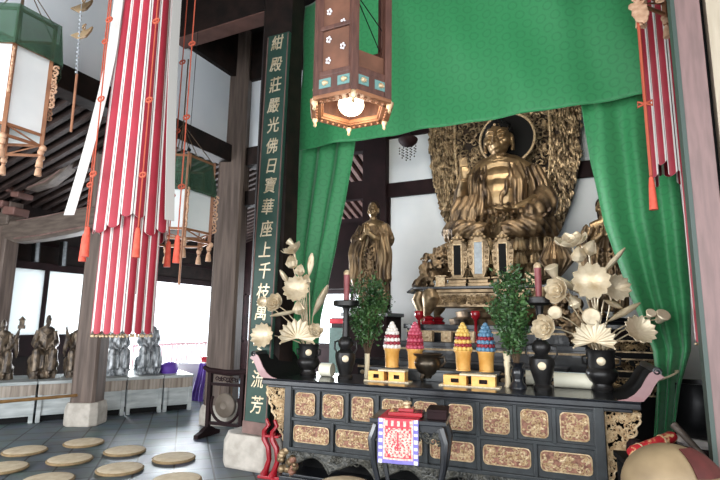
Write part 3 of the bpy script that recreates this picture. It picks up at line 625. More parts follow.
# lit wooden lantern
c = atd(351, 109, 3.4); R = .262; a0 = math.radians(-60)
t = thing('wooden_lantern', 'brown wooden hexagonal lantern with a glowing bulb, before the green valance', 'lantern', c)
Z = Vector((0,0,1)); P = [hexpt(i,R,a0) for i in range(6)]; HL = 1.15
dirs = [depth(c+p_) for p_ in P]; near = dirs.index(min(dirs))
fr = MB()
for i in range(6):
    a, d = P[i], P[(i+1)%6]
    fr.beam(a-Z*.0, a+Z*HL, .05, .05)
    for z, w in ((.02,.05),(.16,.035),(.70 if i in (near,near-1) else .48,.03),(HL,.05)):
        if z == .70 and i == near: continue
        fr.beam(a+Z*z, d+Z*z, .03, w)
fr.build('frame', M['lantern_wood'], t, smooth=False, bevel=.004)
for i in range(6):
    a, d = P[i]*.97, P[(i+1)%6]*.97; n = (a+d).normalized()*.004; top = 1.13 if i in ((near-1)%6,(near-2)%6) else .46
    if i == near: top = .30
    q = MB(); q.add([a+Z*.17+n,d+Z*.17+n,d+Z*top+n,a+Z*top+n,a+Z*.17-n,d+Z*.17-n,d+Z*top-n,a+Z*top-n],[(0,1,2,3),(7,6,5,4),(0,4,5,1),(1,5,6,2),(2,6,7,3),(3,7,4,0)])
    po = q.build('panel', M['lantern_panel'], t, smooth=False)
    if top > 1:
        m_ = (a+d)/2; e = (d-a).normalized(); nn = (a+d).normalized()
        for k, (f, z) in enumerate(((-.055,1.0),(.05,.9),(-.055,.8),(.05,.7),(-.055,.6),(.05,.5),(-.055,.4),(.05,.33),(-.055,.25),(.05,1.06))):
            o_ = m_+e*f+Z*z+nn*.008; q = MB()
            for s in range(5 if k%2 == 0 or 1 else 3): an = s*2*PI/5; pz_ = o_+e*(math.cos(an)*.013)+Z*(math.sin(an)*.017); q.ell(pz_, .0085, nu=8, nv=5)
            q.build('flower_inlay', M['cut_white'], po)
for i in range(6):
    a, d = P[i]*1.02, P[(i+1)%6]*1.02; q = MB(); e = (d-a).normalized(); n = (a+d).normalized()
    for f in (.24,.76): q = MB(); cc = a.lerp(d,f)+Z*.09; q.add([cc+e*s*.045+Z*h_*.032+n*w for w in (0,.012) for s,h_ in ((-1,-1),(1,-1),(1,1),(-1,1))],[(3,2,1,0),(4,5,6,7),(0,1,5,4),(1,2,6,5),(2,3,7,6),(3,0,4,7)]); tp = q.build('teal_plaque', M['teal_inlay'], t, smooth=False); q = MB(); cc = cc+n*.014; q.ell(cc, .018, nu=8, nv=6); q.ell(cc+e*.015, .012, nu=8, nv=6); q.build('gold_rosette', M['carve_gold'], tp)
    q = MB(); q.beam(a+Z*.045, d+Z*.045, .04, .085) if 0 else None
    q.beam(a*.99+Z*.09, d*.99+Z*.09, .02, .11); q.build('apron_panel', M['lantern_wood'], t, smooth=False)
q = MB()
for i in range(6):
    a, d = P[i]*1.04, P[(i+1)%6]*1.04; q.beam(a-Z*.012, d-Z*.012, .075, .026); q.beam(a*.86-Z*.0, d*.86-Z*.0, .03, .03)
    for k in range(5): f = .15+.7*k/4; q.ell(a.lerp(d,f)-Z*.026, (.012,.012,.012), nu=8, nv=6)
q.build('bottom_rim', M['copper'], t, bevel=.004)
for i in range(6):
    q = MB(); q.lathe([(.0,-.085),(.012,-.075),(.01,-.055),(.02,-.04),(.022,-.01),(.014,.0)], P[i]*1.08, 10); q.build('foot', M['carve_gold'], t)
q = MB(); q.ell((0,0,.03), (.088,.088,.075), nu=24, nv=14); q.build('bulb', mat('bulb','#fff3d8',.4,emit=('#ffe9c4',9.)), t)
q = MB(); q.tube([(0,0,.1),(0,0,1.4)], .01, 6); q.lathe([(.03,.1),(.03,.16),(.0,.17)], n=12)
for i in range(6): q.tube([P[i]+Z*HL, (0,0,1.5)], .006, 5)
for i in (0,1,2,3,4,5): q.tube([P[i]*.95+Z*.48,(0,0,.9)], .004, 5)
q.build('wire', M['black'], t)
LANT = c
# ------------------------------------------------------------------ striped banners
def streamer(b, a, d, z0, z1, n_, bulge=0., cords_=True):   # one red strip with white borders between ground points a and d
    w = (d-a).length
    def f(u, v):
        p = a.lerp(d,u); e = .03*(1-abs(2*u-1)**2.2) if v < .02 else 0; p = p*(1-bulge*v)
        k = .012*math.cos((u-.5)*PI); return (p.x+n_.x*k, p.y+n_.y*k, z0-e+v*(z1-z0))
    b.sheet(f, 8, 14, m=lambda u, v: 1 if (u < (.075 if bulge > .2 or not cords_ else .1) or u > (.925 if bulge > .2 or not cords_ else .9)) else 0, th=.004)
def banner(label, loc, r1, r2, zb1, zb2, ztop, rot, nstrip=3, ribbons=True, seed=0, n2=None, cords=True):
    rnd = random.Random(seed); t = thing('striped_banner', label, 'banner', loc, 0, 'striped temple banners')
    for tier, (r, zb_) in enumerate(((r1,zb1),(r2,zb2))):
        for i in range(6):
            a, d = hexpt(i,r,rot), hexpt(i+1,r,rot); n_ = (a+d).normalized()
            ns = n2 if tier and n2 else nstrip
            for k in range(ns):
                u0, u1 = (k+.04)/ns, (k+.96)/ns; zz = zb_+((.0,.09,-.04)[(i*2+k)%3] if tier == 0 else 0.)
                b = MB(); streamer(b, a.lerp(d,u0), a.lerp(d,u1), zz, ztop, n_, (.25 if cords else .0) if tier == 0 else .12, cords)
                o = b.build('streamer', [M['red_silk'],M['white_cloth']], t)
                if tier: 
                    g = MB(); m_ = a.lerp(d,(u0+u1)/2)
                    for q_ in (u0+.03,(u0+u1)/2,u1-.03): pp_ = a.lerp(d,q_); g.ell((pp_.x,pp_.y,zz-.045), .011, nu=8, nv=6)
                    g.build('bell', M['carve_gold'], o)
    b = MB(); b.lathe([(r2*.8,zb2+.3),(r2*.62,ztop)], n=6, a0=rot); b.build('inner_lining', M['red_dark'], t, smooth=False)
    b = MB(); b.lathe([(0,ztop+.02),(r1*(1.5 if cords else 1.05),ztop),(r1*(1.55 if cords else 1.08),ztop+.08),(r1*.6,ztop+.35),(.05,ztop+.5),(.012,ztop+.55),(.012,6.6)], n=6, a0=rot); b.build('canopy', M['copper'], t, smooth=False)
    if ribbons:
        cd_ = Vector((loc[0],loc[1],0)).normalized()
        for s in (-1,1):
            d = Vector((cd_.y,-cd_.x,0))*s
            def rb(u, v):
                k = max(0,(1-v)*1.9-.9); rr = r1*(.98-.2*v)+(.15 if s < 0 else .06)*k**1.4; z = zb1+.06+v*(ztop-zb1-.1)
                return tuple(d*(rr*(1. if s < 0 else .74)+(u-.5)*.075)-cd_*((.16 if s < 0 else .33)-.05*u)+Vector((0,0,z)))
            b = MB(); b.sheet(rb, 3, 24, th=.004); b.build('white_ribbon', M['grey_ribbon'], t)
    for i in range(6) if cords else ():
        p = hexpt(i+.12,r1*1.24,rot); zc = zb1-.03
        b = MB(); b.tube([p+Vector((0,0,ztop)),p+Vector((0,0,zc))], .006, 5)
        for zk in (zc+.42,zc+1.05,zc+1.75): b.tube([p+Vector((math.cos(q_)*.035,math.sin(q_)*.035*0+.0,zk+math.sin(q_)*.02)) for q_ in [2*PI*j/8 for j in range(9)]], .008, 5)
        o = b.build('cord', M['orange_cord'], t); g = MB(); g.lathe([(0,0),(.016,-.01),(.022,-.05),(.03,-.24),(0,-.24)][::-1], p+Vector((0,0,zc)), 10); g.build('tassel', M['tassel'], o)
    return t
c = atd(122, 333, 4.3); top = atd(158, 0, 4.3)
banner('long red and white striped banner hanging at the left, before the wooden pillar', ((c.x+top.x)/2-.03,(c.y+top.y)/2,0), .313, .248, atd(128,232,4.3).z, c.z+.03, 5.25, .35, seed=1)
c = atd(690, 165, 4.55)
banner('red and white striped banner at the right edge, before the mauve post', (c.x,c.y,0), .325, .085, atd(660,170,4.45).z, atd(693,338,4.55).z, 5.2, .1, ribbons=False, seed=2, n2=1, nstrip=3, cords=False)
# hanging ornaments near the left banner
p = atd(80, 8, 4.5); t = thing('hanging_ornament', 'dark gilt leaf-shaped finials with a bead string, left of the striped banner', 'ornament', p)
for k, py in enumerate((8,35)):
    o_ = atd(80,py,4.5)-p; q = MB(); pl = [(-.09,.0),(-.02,-.035),(.05,-.01),(.09,.05),(.1,.09),(.06,.06),(.02,.05),(-.02,.03)]
    Mx = Matrix.Translation(o_) @ Matrix(((RT.x,0,FW.x,0),(RT.y,0,FW.y,0),(0,1,0,0),(0,0,0,1))) ; q.prism(pl, Mx, .025); q.curl((.05,0,.06), .03, 1, Matrix.Translation(o_), r=.01); q.build('leaf_finial', M['gold'], t, smooth=False, bevel=.004)
q = MB()
for py in range(12,74,4): q.ell(atd(82-py*.08,py,4.5)-p, .011, nu=8, nv=6)
q.tube([atd(83,-20,4.5)-p, atd(77,75,4.5)-p], .003, 5); q.build('bead_string', M['mirror_grey'], t)
q = MB(); q.tube([atd(77,74,4.5)-p, atd(71,132,4.5)-p], .011, 6); q.build('pendant_rod', M['copper'], t)
p = atd(189, 150, 4.9); t = thing('hanging_pendant', 'thin copper rod hanging on a cord before the middle paper lantern', 'ornament', p)
q = MB(); q.tube([atd(198,30,4.9)-p, (0,0,0)], .003, 5); q.ell((0,0,0), .02); q.build('cord', M['black'], t)
q = MB(); q.tube([Vector((0,0,0)), atd(179,285,4.9)-p], .011, 6); q.build('pendant_rod', M['copper'], t)
# ------------------------------------------------------------------ long black altar table
AO = Vector((-1.55, 4.585, 0)); ARZ = math.radians(3.6); AR = Matrix.Rotation(ARZ,4,'Z'); AL = 3.54; AD = .86
t = thing('altar_table', 'long black lacquer altar table with gilt carved panels and upturned pink ends', 'altar', AO, ARZ); ALT = t
b = MB(); b.bx(-AL/2,AL/2,0,AD,.935,.985); b.bx(-AL/2+.0,AL/2,.0,AD,.985,1.0); b.bx(-AL/2+.06,AL/2-.06,.03,AD-.03,.905,.935); b.build('tabletop', M['lacquer'], t, bevel=.008, smooth=False)
BX = 1.46    # half width of the cabinet body
b = MB(); b.bx(-BX,BX,.06,AD-.06,.33,.91); b.build('body', M['lacquer_grey'], t, smooth=False)
b = MB(); b.bx(-BX-.03,BX+.03,.02,AD-.03,.30,.335); b.bx(-BX-.02,BX+.02,.035,.07,.895,.915); b.bx(-BX,BX,.035,.07,.59,.625)
for i in range(10): x = -BX+.03+(2*BX-.06)*i/9; b.bx(x-.018,x+.018,.032,.07,.61,.91)
for i in range(7): x = -BX+.03+(2*BX-.06)*i/6; b.bx(x-.018,x+.018,.032,.07,.33,.61)
for s in (-1,1): b.bx(s*(BX-.0)-.04,s*(BX)+.04,.02,.12,.3,.935)
b.build('frame', M['lacquer_grey'], t, bevel=.006, smooth=False)
def rrect(w, h, r):
    r = min(r,w/2,h/2); P = []
    for cx, cy, a0 in ((w/2-r,h/2-r,0),(-w/2+r,h/2-r,90),(-w/2+r,-h/2+r,180),(w/2-r,-h/2+r,270)):
        P += [(cx+r*math.cos(math.radians(a0+k*30)), cy+r*math.sin(math.radians(a0+k*30))) for k in range(4)]
    return P
def carved(w, h, seed, dens=520):
    rnd = random.Random(seed); b = MB(); Mx = Matrix(((1,0,0,0),(0,0,-1,0),(0,1,0,0),(0,0,0,1)))
    b.prism(rrect(w,h,.035), Mx, .006, 1)
    q = rrect(w-.008,h-.008,.035); pts = [(u,-.008,v) for u,v in q]; b.tube(pts+[pts[0]], .006, 5)
    for k in range(int(dens*w*h*1.3)):
        x, z = rnd.uniform(-w/2+.025,w/2-.025), rnd.uniform(-h/2+.025,h/2-.025); s = rnd.uniform(.018,.034)
        b.curl((x,-.008,z), s, rnd.random()*6.3, r=.0065, flip=rnd.choice((-1,1)), n=4, seg=8, turns=.9)
    for k in range(int(400*w*h)): b.ell((rnd.uniform(-w/2+.02,w/2-.02),-.008,rnd.uniform(-h/2+.02,h/2-.02)), (.014,.01,.01), nu=6, nv=4)
    return b
sq = [carved(.225,.225,s) for s in range(3)]
for i in range(9):
    x = -BX+.03+(2*BX-.06)*(i+.5)/9; b = MB(); b.merge(sq[i%3]); b.build('carved_panel', [M['carve_gold'],M['carve_red']], t, loc=(x,.054,.76))
wd = [carved(.40,.165,s+9) for s in range(3)]
for i in range(6):
    x = -BX+.03+(2*BX-.06)*(i+.5)/6; b = MB(); b.merge(wd[i%3]); b.build('carved_panel', [M['carve_gold'],M['carve_red']], t, loc=(x,.054,.468))
# openwork corner brackets
for s in (-1,1):
    rnd = random.Random(40+s); b = MB(); x0 = s*(BX+.05); W_, H_ = .26, .56
    def inside(x, z): return 0 < x < W_*(1-((.9-z)/H_)**1.35) and .34 < z < .9
    for k in range(190):
        x, z = rnd.uniform(0,W_), rnd.uniform(.36,.9)
        if inside(x+.015,z): b.curl((x0+s*x,.1,z), rnd.uniform(.02,.038), rnd.random()*6.3, r=.008, flip=rnd.choice((-1,1)), n=4, seg=8)
    ed = [(x0+s*max(.004,(W_*(1-((.9-z)/H_)**1.35)+.012*math.sin(z*70))),.1,z) for z in [.9-.55*k/26 for k in range(27)]]
    b.tube(ed, .011, 5); b.tube([(x0,.1,.36),(x0,.1,.9),(x0+s*W_,.1,.9)], .01, 5); b.build('carved_bracket', M['carve_gold'], t)
# wavy apron and plinth
b = MB(); n = 96; up_ = []; lo_ = []
for i in range(n+1):
    x = -BX+2*BX*i/n; k = (i/n*6)%1; lo_.append((x, .12+.13*abs(math.sin(k*PI))**.7*(1 if k < .9 else 1)-.03*math.sin(k*2*PI))); up_.append((x,.31))
Mx = Matrix(((1,0,0,0),(0,0,1,.03),(0,1,0,0),(0,0,0,1)))
for i in range(n): b.prism([lo_[i],lo_[i+1],up_[i+1],up_[i]], Mx, .03)
b.tube([(x,.025,z) for x,z in lo_], .01, 5)
rnd = random.Random(3)
for k in range(60): x = rnd.uniform(-BX+.05,BX-.05); b.curl((x,.026,rnd.uniform(.25,.29)), rnd.uniform(.02,.04), rnd.random()*6, r=.007, n=4, seg=8)
b.build('apron', M['carved_black'], t)
b = MB(); b.bx(-BX-.05,BX+.05,-.02,AD-.02,0,.06); b.bx(-BX-.03,BX+.03,.01,AD-.03,.06,.085); b.build('plinth', M['lacquer'], t, bevel=.006, smooth=False)
b = MB(); b.bx(-BX+.05,BX-.05,.3,AD-.1,.08,.32); b.build('inner_base', M['black'], t, smooth=False)
for s in (-1,1):
    b = MB(); rnd = random.Random(60+s)
    for k in range(26): b.ell((s*(BX-.02)+rnd.uniform(-.09,.09),.04+rnd.uniform(-.04,.04),rnd.uniform(.06,.3)), rnd.uniform(.025,.05), nu=8, nv=6, m=rnd.choice((0,0,1)))
    b.build('carved_foot', [M['gold'],M['carve_red']], t)
# upturned scroll ends
for s in (-1,1):
    pr = [(0,0),(.07,.015),(.13,.055),(.18,.115),(.215,.18),(.245,.225),(.29,.25)]
    x0 = AL/2-.17; vs = []
    outer = [(x0+x, 1.0+z) for x, z in pr]; inner = [(x0+x+.06*min(1,i/2.), 1.0+z-.045*min(1,i/2.)-.006) for i, (x,z) in enumerate(pr)]
    poly = outer+inner[::-1]; poly = [(s*x,z) for x,z in poly]
    Mx = Matrix(((1,0,0,0),(0,0,1,.03),(0,1,0,0),(0,0,0,1)))
    b = MB(); b.prism(poly if s > 0 else poly[::-1], Mx, AD-.08); ue = b.build('upturned_end', M['black'], t, ang=50)
    b = MB(); Mf = Mx.copy(); Mf[1][3] = .018; b.prism(poly if s > 0 else poly[::-1], Mf, .013); b.build('painted_edge', M['pink_lacquer'], ue, ang=50)
    b = MB(); cx, cz = s*(x0+.30), 1.242
    b.tube([(cx,.02,cz),(cx,AD-.05,cz)], .034, 14); sp = [(cx+math.cos(a)*(.034-.003*a),.012,cz+math.sin(a)*(.034-.003*a)) for a in [k*.5 for k in range(20)]]; b.tube(sp, .006, 5); b.build('scroll_roll', M['lacquer_grey'], t)
# ------------------------------------------------------------------ things standing on the altar
def al(px, py, z=1.0): return onz(px, py, z)
def badge(parent, p, d, r=.03, mt='pale_gold'):
    b = MB(); d = Vector(d).normalized(); s = Vector((-d.y,d.x,0)); Mx = Matrix(((s.x,0,d.x,p[0]),(s.y,0,d.y,p[1]),(0,1,0,p[2]),(0,0,0,1)))
    q = MB(); q.lathe([(0,.006),(r*.8,.006),(r,.002),(r,-.012)][::-1], n=20)
    q.box((0,r*.25,.008),(r*1.1,r*.16,.006)); q.box((0,-r*.2,.008),(r*.16,r*.9,.006)); b.merge(q, Mx); return b.build('crest', M[mt], parent)
def vase(loc, s, label):
    t = thing('flower_vase', label, 'vase', loc, 0, 'black flower vases with crests'); b = MB()
    b.lathe([(0,0),(.085,0),(.09,.02),(.075,.045),(.075,.06),(.1,.085),(.125,.13),(.12,.16),(.1,.185),(.105,.2),(.103,.3),(.115,.325),(.12,.335),(.105,.335),(.09,.31),(.085,.2),(0,.19)], n=32); b.v = [tuple(c*s for c in v) for v in b.v]
    b.build('body', M['blackmetal'], t)
    for sx in (-1,1):
        q = MB(); q.tube([(sx*.1*s,0,.28*s),(sx*.145*s,0,.27*s),(sx*.14*s,0,.22*s),(sx*.105*s,0,.21*s)], .011*s, 6); q.build('handle', M['blackmetal'], t)
    d = (CAM-Vector(loc)); d.z = 0; d.normalize(); badge(t, d*.104*s+Vector((0,0,.245*s)), d, .034*s); return t
cl = al(308,375); VL = vase(cl, 1.04, 'black vase holding the smaller gilt lotus bouquet at the left of the altar')
cr = al(603,391); VR = vase(cr, 1.12, 'large black vase holding the bigger gilt lotus bouquet at the right of the altar')
def candlestick(loc, H, label):
    t = thing('candlestick', label, 'candlestick', loc, 0, 'tall black candlesticks'); k = H/.86
    pr = [(0,0),(.085,0),(.09,.025),(.07,.05),(.075,.07),(.105,.16),(.118,.24),(.112,.28),(.07,.305),(.06,.32),(.085,.36),(.088,.4),(.065,.43),(.042,.45),(.036,.6),(.034,.72),(.045,.76),(.13,.775),(.15,.785),(.152,.83),(.14,.84),(.06,.835),(0,.835)]
    b = MB(); b.lathe([(r*k*.95,z*k) for r,z in pr], n=28); b.build('body', M['blackmetal'], t)
    for sx in (-1,1):
        q = MB(); q.tube([(sx*.06*k,0,.41*k),(sx*.13*k,0,.39*k),(sx*.135*k,0,.32*k),(sx*.1*k,0,.27*k)], .01*k, 6); q.build('handle', M['blackmetal'], t)
    d = (CAM-Vector(loc)); d.z = 0; d.normalize(); badge(t, d*.108*k+Vector((0,0,.22*k)), d, .036*k); return t
def candle(loc, h, r, label):
    t = thing('candle', label, 'candle', loc, 0, 'rose candles on black candlesticks'); b = MB(); b.lathe([(0,0),(r*.85,0),(r,h),(0,h)], n=16); b.build('stick', M['candle'], t)
    b = MB(); b.lathe([(r*1.02,h-.004),(r*1.05,h+.025),(r*.6,h+.045),(0,h+.05)], n=16); b.build('cap', M['carve_gold'], t)
c1 = al(345,379); H1 = (depth(c1))*(379-298)/FPX*.985; candlestick(c1, H1, 'tall black candlestick at the left of the altar, beside the leafy branch'); candle(c1+Vector((0,0,H1*.835/.86+.0)), .29, .034, 'rose candle on the left black candlestick, before the standing statue')
c2 = al(543,390); H2 = (depth(c2))*(390-294)/FPX*.985; candlestick(c2, H2, 'tall black candlestick at the right of the altar, beside the lotus bouquet'); candle(c2+Vector((0,0,H2*.835/.86)), .29, .034, 'rose candle on the right black candlestick, below the Buddha pedestal')
# leafy branches
def branch(name, label, base, zb, zt_, spread, n, seed, group=None):
    rnd = random.Random(seed); t = thing(name, label, 'plant', base, 0, 'leafy evergreen branches on the altar'); s = MB(); L = MB()
    tips = []
    for k in range(15):
        a = rnd.random()*6.28; hh = rnd.uniform(.45,1.); e = Vector((math.cos(a)*spread*rnd.uniform(.3,1)*(1.25-hh*.75), math.sin(a)*spread*.7*(1.2-hh*.7), zb+(zt_-zb)*hh)); st = Vector((0,0,zb-.12))
        m_ = st.lerp(e,.5)+Vector((0,0,.05)); s.tube([st,m_,e],[.008,.006,.003],5); tips.append((st,m_,e))
    for k in range(n):
        st, m_, e = rnd.choice(tips); f = rnd.uniform(.3,1.05); p = (m_.lerp(e,(f-.5)*2) if f > .5 else st.lerp(m_,f*2))+Vector((rnd.gauss(0,.035),rnd.gauss(0,.035),rnd.gauss(0,.03)))
        if p.z < zb-.02: p.z = zb+rnd.random()*.1
        d = Vector((rnd.gauss(0,1),rnd.gauss(0,1),rnd.gauss(.3,.8))).normalized(); sd = d.cross(Vector((rnd.gauss(0,1),rnd.gauss(0,1),rnd.gauss(0,1)))).normalized(); nn = d.cross(sd); l = rnd.uniform(.036,.06); w = l*.3
        L.add([p,p+d*l*.5+sd*w+nn*.004,p+d*l,p+d*l*.5-sd*w+nn*.004,p+d*l*.5-nn*.003],[(0,4,1),(4,2,1),(0,3,4),(3,2,4)])
    s.build('stem', M['twig'], t); L.build('foliage', M['leaf'], t, smooth=False); return t
c = al(367,378); d = depth(c)
t = thing('branch_vase', 'slim pale wooden tube holding the left leafy branch', 'vase', c); b = MB(); b.lathe([(0,0),(.032,0),(.03,.02),(.026,.1),(.028,.24),(.03,.26),(.02,.26),(.018,.05),(0,.05)], n=16); b.build('tube', M['pale_wood'], t)
branch('evergreen_branch', 'leafy green branch in the pale wooden tube, before the standing statue', c, .3, d*(378-278)/FPX, .33, 2200, 5)
c = al(518,388); d = depth(c)
t = thing('branch_vase', 'glossy black flared vase holding the right leafy branch', 'vase', c); b = MB(); b.lathe([(0,0),(.085,0),(.08,.02),(.05,.06),(.048,.09),(.065,.13),(.06,.17),(.045,.19),(.075,.235),(.065,.235),(.03,.19),(0,.18)], n=24); b.build('body', M['lacquer'], t)
branch('evergreen_branch', 'tall leafy green branch in the black vase, before the Buddha pedestal', c, .26, d*(388-270)/FPX, .33, 2900, 6)
c = al(508,387); t = thing('offering_tube', 'slim pale wooden tube standing alone beside the black flared vase', 'vase', c)
b = MB(); b.lathe([(0,0),(.034,0),(.035,.015),(.027,.03),(.025,.18),(.032,.2),(.034,.24),(.028,.25),(.034,.27),(.036,.32),(.02,.33),(0,.33)], n=16); b.build('tube', M['pale_wood'], t)
# low stand with four tiered offerings
pA, pB = al(372,377), al(500,385); c = (pA+pB)/2+Vector((0,.02,0)); LS = (pB-pA).length; hS = .12
t = thing('offering_stand', 'low grey-black stand at the middle of the altar under the tiered offerings', 'stand', c, ARZ); b = MB(); b.bx(-LS/2,LS/2,-.11,.11,hS-.025,hS); b.bx(-LS/2+.03,LS/2-.03,-.09,.09,0,hS-.025); b.build('stand', M['lacquer_grey'], t, bevel=.004, smooth=False)
OS = c; zS = 1.0+hS
specs = [(392,'ball_white','ball_red','white and dark red'),(415,'ball_pink','ball_red','pink'),(463,'ball_yellow','ball_red','yellow and dark red'),(486,'ball_blue','ball_red','blue and dark red')]
for px, m1, m2, nm in specs:
    P_ = OS+AR.to_3x3() @ Vector((0,.0,0)); n = Vector((-math.sin(ARZ),math.cos(ARZ),0)); d_ = ray(px, 350); tt = (OS-CAM).dot(n)/d_.dot(n); q = CAM+d_*tt
    t = thing('tiered_offering', 'tower of %s balls in a golden cup on the low altar stand' % nm, 'offering', (q.x,q.y,zS), 0, 'tiered ball offerings')
    b = MB(); b.lathe([(0,0),(.075,0),(.075,.01),(.07,.015),(.08,.17),(.092,.19),(.092,.2),(.0,.2)], n=24); b.build('cup', M['honey'], t)
    z = .22
    for k, (r, nn_, br) in enumerate(((.075,11,.026),(.07,11,.024),(.066,10,.026),(.06,10,.024),(.055,9,.025),(.04,7,.024),(.022,4,.026))):
        b = MB()
        for j in range(nn_): a = 2*PI*j/nn_+k; b.ell((math.cos(a)*r,math.sin(a)*r,z), br, nu=10, nv=7)
        b.lathe([(0,z-.02),(r,z-.02),(r,z+.02),(0,z+.02)], n=12)
        if k == 6: b.ell((0,0,z+.03), br)
        b.build('ball_row', M[m1 if k%2 == 0 or k > 4 else m2], t); z += .036
# bronze incense burner
c = al(428,381); t = thing('incense_burner', 'round bronze incense burner with two handles at the middle of the altar', 'incense burner', c); b = MB()
b.lathe([(0,.03),(.05,.03),(.055,.045),(.06,.06),(.11,.1),(.14,.16),(.142,.2),(.12,.235),(.125,.25),(.15,.265),(.155,.28),(.14,.285),(.11,.25),(.115,.2),(0,.19)], n=32); b.build('bowl', M['bronze'], t)
for a in (0,2.1,4.2): q = MB(); q.tube([(math.cos(a)*.07,math.sin(a)*.07,.07),(math.cos(a)*.09,math.sin(a)*.09,.03),(math.cos(a)*.075,math.sin(a)*.075,0)], [.025,.018,.014], 8); q.build('foot', M['bronze'], t)
for s in (-1,1): q = MB(); q.tube([(s*.12,0,.24),(s*.175,0,.25),(s*.185,0,.2),(s*.14,0,.15)], .014, 7); q.build('handle', M['bronze'], t)
# small honey-coloured offering trays with pierced sides
def tray(px, py, W_, label):
    c = al(px, py); t = thing('offering_tray', label, 'tray', c, ARZ, 'pierced golden offering trays'); b = MB(); b.bx(-W_/2-.04,W_/2+.04,-.07,.07,0,.012); b.build('base_board', M['pale_wood'], t, smooth=False)
    for x, nm in ((-W_/4-.01,'a'),(W_/4+.01,'b')):
        w = W_/2-.03; b = MB(); h = .095
        b.bx(x-w/2,x+w/2,-.06,-.05,.012,.035); b.bx(x-w/2,x+w/2,-.06,-.05,.075,h); b.bx(x-w/2,x-w*.18,-.06,-.05,.035,.075); b.bx(x+w*.18,x+w/2,-.06,-.05,.035,.075)
        b.bx(x-w/2,x+w/2,.05,.06,.012,h); b.bx(x-w/2,x-w/2+.01,-.05,.05,.012,h); b.bx(x+w/2-.01,x+w/2,-.05,.05,.012,h); b.bx(x-w/2,x+w/2,-.06,.06,h,h+.008); b.bx(x-w/2+.012,x+w/2-.012,-.03,.045,.02,.09,1)
        b.build('pierced_box', [M['honey'],M['maroon_wood']], t, smooth=False)
    b = MB(); b.bx(-.09,W_/2+.0,-.06,.06,.104,.122); b.build('lid', M['pale_wood'], t, smooth=False, bevel=.003)
tray(388,381.5,.40,'pierced golden offering tray on the altar, left of the bronze burner')
tray(470,386.5,.50,'pierced golden offering tray on the altar, right of the bronze burner')
# rolls of white cloth
for px, py, L_, lab in ((574,389,.36,'large white cloth roll lying on the altar beside the big vase'),(533,386,.14,'short white roll behind the right black candlestick'),(324,377,.14,'short cream roll lying between the left vase and candlestick')):
    c = al(px, py); c.y += .06; t = thing('cloth_roll', lab, 'roll', c, ARZ); b = MB(); b.tube([(-L_/2,0,.072),(L_/2,0,.072)], .072, 20); b.build('roll', M['cream'], t)
    b = MB(); b.tube([(-L_/2-.01,0,.072),(-L_/2+.0,0,.072)], .06, 18) if 0 else None; b = MB(); b.sheet(lambda u,v: (-L_/2+.003+u*(L_-.006), .074*math.cos(.6+v*1.2), .072+.0742*math.sin(.6+v*1.2)), 2, 8, th=.002); b.build('outer_wrap', M['blue_white'], t)
# ------------------------------------------------------------------ gilt lotus bouquets
def frame(p, d, roll=0.):
    d = Vector(d).normalized(); ref = Vector((0,0,1)) if abs(d.z) < .92 else Vector((0,1,0)); s = ref.cross(d).normalized(); u = d.cross(s)
    Mx = Matrix(((s.x,u.x,d.x,p[0]),(s.y,u.y,d.y,p[1]),(s.z,u.z,d.z,p[2]),(0,0,0,1))); return Mx @ Matrix.Rotation(roll,4,'Z')
def lotus(p, d, r, opened, parent, seed=0):       # local +z is the flower's axis
    rnd = random.Random(seed); b = MB(); F = frame(p, d, rnd.random()*6)
    for ring, (n, rr, op) in enumerate(((8,1.,opened),(8,.86,opened*.72),(5,.62,opened*.4))):
        for k in range(n):
            a = 2*PI*(k+.5*ring)/n+rnd.uniform(-.08,.08); e = op*rnd.uniform(.9,1.1)
            def f(u, v, a=a, rr=rr, e=e):
                w = math.sin(PI*min(1,v*.93+.06))**.8*.40*rr*r; x = (u-.5)*2*w; rad = r*rr*(math.sin(v*PI/2*min(1,e*1.1))*(.25+.75*e)+.05); z = r*rr*(v*(1-e*.62)+.22*v*v*e)+.25*abs(u-.5)**2*r*rr
                return F @ Vector((math.cos(a)*rad-math.sin(a)*x, math.sin(a)*rad+math.cos(a)*x, z-.12*r))
            b.sheet(f, 4, 6, th=.005)
    q = MB(); q.lathe([(0,-.15*r),(.1*r,-.12*r),(.2*r,.12*r),(.19*r,.16*r),(0,.18*r)], n=12); b.merge(q, F)
    return b.build('blossom', M['pale_gold'], parent, ang=60)
def frill(p, d, r, parent, half=False, seed=0, n=13, cup=.45):    # round lotus leaf with radiating folds and a scalloped, beaded rim
    b = MB(); F = frame(p, d)
    def f(u, v):
        a = (u-.5)*2*PI*(.62 if half else 1.)+(PI/2 if half else 0); fold = math.cos(u*2*PI*n)
        R_ = r*v*(1-.13*(1-abs(math.cos(u*PI*n)))*v*v); return F @ Vector((math.cos(a)*R_, math.sin(a)*R_, r*(cup*v*v+(.06 if half else .028)*fold*v*v)))
    b.sheet(f, n*8, 7, th=.006)
    for k in range(n+1): q = f(k/n,1.); b.ell(q, .04*r+.003, nu=7, nv=5)
    return b.build('frilled_leaf', M['pale_gold'], parent, ang=60)
def rolled(p0, p1, w, parent):
    b = MB(); p0, p1 = Vector(p0), Vector(p1); m_ = (p0+p1)/2; b.tube([p0,p0.lerp(p1,.2),m_,p0.lerp(p1,.8),p1],[.006,w*.6,w,w*.8,w*.25],10,flat=.55)
    b.tube([p0,m_+Vector((0,-w*.5,0)),p1],[.005,w*.3,.004],6); return b.build('curled_leaf', M['pale_gold'], parent)
